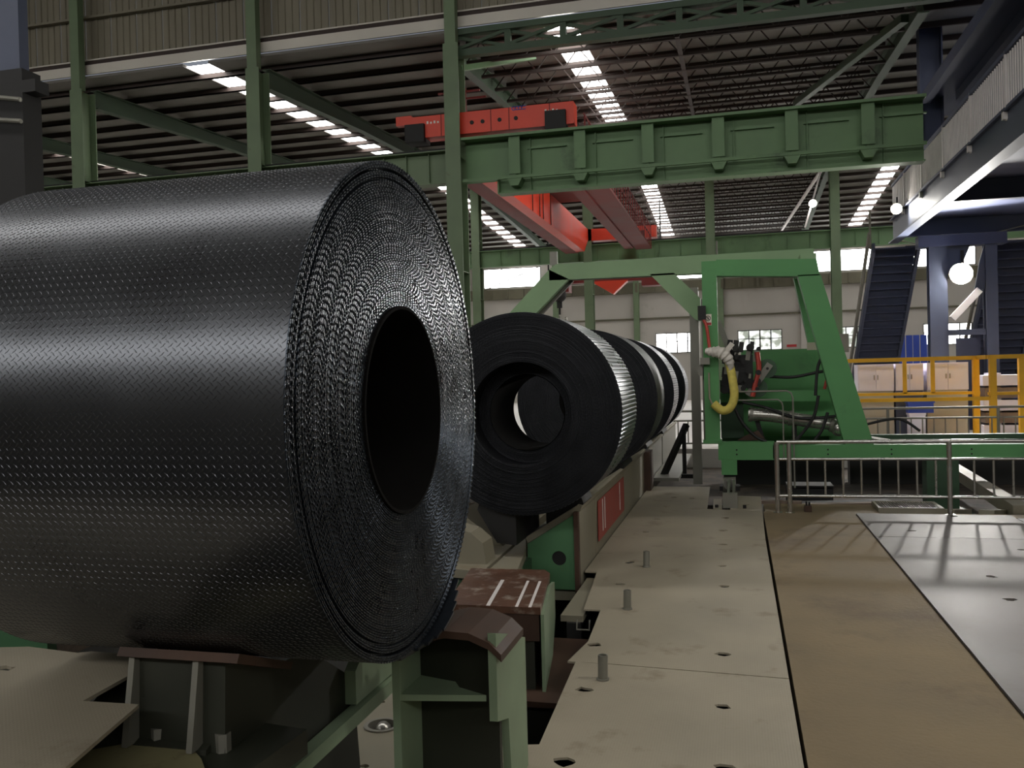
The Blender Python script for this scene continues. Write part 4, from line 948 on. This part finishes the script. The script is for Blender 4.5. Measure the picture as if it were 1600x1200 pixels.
def stair(label, x0, x1, xe0, xe1, ya, za, yb, n):
    t = thing('steel_stair', label, 'stairs', ((x0 + x1) / 2, (ya + yb) / 2, 0))
    for (xa, xb) in ((x0, xe0), (x1, xe1)):
        part(t, 'stringer', MB().hexa([(xa - .05, ya, za - .32), (xa + .05, ya, za - .32), (xb + .05, yb, -.02), (xb - .05, yb, -.02), (xa - .05, ya, za), (xa + .05, ya, za), (xb + .05, yb, .3), (xb - .05, yb, .3)]), M_NAVY)
    for k in range(n):
        f = (k + .5) / n; y = ya + (yb - ya) * f; z = za * (1 - f) - .05
        a, b = x0 + (xe0 - x0) * f, x1 + (xe1 - x1) * f
        part(t, 'tread', MB().box(a + .05, b - .05, y - .14, y + .2, z - .03, z), M_NAVYD)
        part(t, 'riser', MB().box(a + .05, b - .05, y + .17, y + .2, z - .26, z - .03), M_NAVYD)
    part(t, 'newel', MB().cyl((x0 - .1, ya, za - .2), (x0 - .1, ya, za + 1.1), .04, 8), M_GREY, smooth=True)
    part(t, 'hand_rail', MB().tube([(x0 - .12, ya, za + .35), (xe0 - .12, yb, .4)], .06, 8), M_GREY, smooth=True)
    return t
stair('long navy steel stair descending from the gallery end beside the gantry leg', 4.55, 5.95, 4.0, 5.4, 31.6, 6.2, 35.2, 24)
stair('second navy steel stair at the right edge behind the bright lamp', 8.2, 9.9, 7.7, 9.4, 31.6, 6.2, 35.2, 24)
tw = thing('lamp_tower', 'navy steel support tower with two legs carrying the bright floodlight', 'tower', (6.8, 30, 0))
for xa, xb in ((5.9, 6.42), (7.5, 7.83)):
    part(tw, 'leg', MB().box(xa, xb, 29.85, 29.9, 0, 6.1).box((xa + xb) / 2 - .02, (xa + xb) / 2 + .02, 29.9, 30.2, 0, 6.1).box(xa, xb, 30.2, 30.25, 0, 6.1), M_NAVY)
part(tw, 'cross_bar', MB().box(6.42, 7.5, 29.95, 30.1, 2.98, 3.16), M_NAVY)
part(tw, 'head_beam', MB().box(5.6, 8.1, 29.8, 30.3, 5.75, 6.1), M_NAVYD)
part(tw, 'gusset', MB().prism([(6.42, 5.75), (6.42, 4.9), (6.75, 4.9), (7.1, 5.75)], 'y', 29.95, 30.05), M_NAVY)
part(tw, 'gusset', MB().prism([(7.5, 5.75), (7.5, 4.4), (7.2, 4.3), (7.35, 5.2)], 'y', 29.95, 30.05), M_NAVY)
part(tw, 'diagonal_bar', MB().bar((6.52, 29.8, 3.5), (7.3, 29.8, 4.35), .2, .16, (0, 1, 0)), M_GALV, 'pale slanting bar')
part(tw, 'back_plate', MB().box(6.75, 7.45, 30.4, 30.45, 0, 2.9), M_NAVYD)
def lamp(label, p, d, r, m, power, name='floodlight', spot=None, col=(1, .97, .9)):
    p = Vector(p); d = Vector(d).normalized()
    t = thing(name, label, 'lamp', p)
    hs = part(t, 'housing', MB().tube([p - d * .005, p - d * r * .8, p - d * r * 1.5], [r * 1.12, r * .9, r * .35], 20), M_GREY, smooth=True)
    part(hs, 'lens', MB().cyl(p, p + d * .02, r, 20), m)
    part(t, 'bracket', MB().bar(p - d * r * 1.2, p - d * r * 1.2 + Vector((0, 0, r * 2.2)), r * .3, r * .2), M_BLACK)
    L = bpy.data.lights.new(name + '_light', 'SPOT' if spot else 'AREA'); L.energy = power; L.color = col
    if spot: L.spot_size = math.radians(176); L.spot_blend = .25; L.shadow_soft_size = .2
    else: L.shape = 'DISK'; L.size = 2 * r
    lo = bpy.data.objects.new(name + '_light', L); COL.objects.link(lo); lo.parent = t
    lo.location = d * (.26 if spot else .04)
    dl = Vector((d.x, d.y, -.02)) if spot else d
    lo.rotation_euler = dl.to_track_quat('-Z', 'Y').to_euler()
    return t
lamp('dazzling white floodlight hung on the navy tower below the gallery', (6.75, 29.6, 4.85), (-.35, -1, -.28), .3, M_FLOOD, FLOOD_W, spot=165)
l2 = lamp('small round lamp shining on the gallery stringer', (4.78, 28.6, 6.8), (-.3, -1, -.3), .15, M_LAMP, 40, 'round_lamp')
part(l2, 'arm', MB().bar((4.8, 28.75, 6.84), (5.11, 28.75, 6.84), .05, .05), M_BLACK)
l3 = lamp('distant round lamp hanging from the roof rod', (3.61, 43, 9.67), (-.1, -1, -.5), .17, M_LAMP, 60, 'round_lamp')
part(l3, 'hanging_rod', MB().bar((4.35, 43.1, 12.3), (3.25, 43.1, 8.6), .1, .08), M_GALV)
for (x, y), lab in zip(((8.5, 5.0),), ('high bay lamp above the right of the walkway',)):
    lamp(lab, (x, y, 11.0), (0, 0, -1), .35, M_LAMP, LAMP_W, 'high_bay_lamp', col=(1, .93, .8))
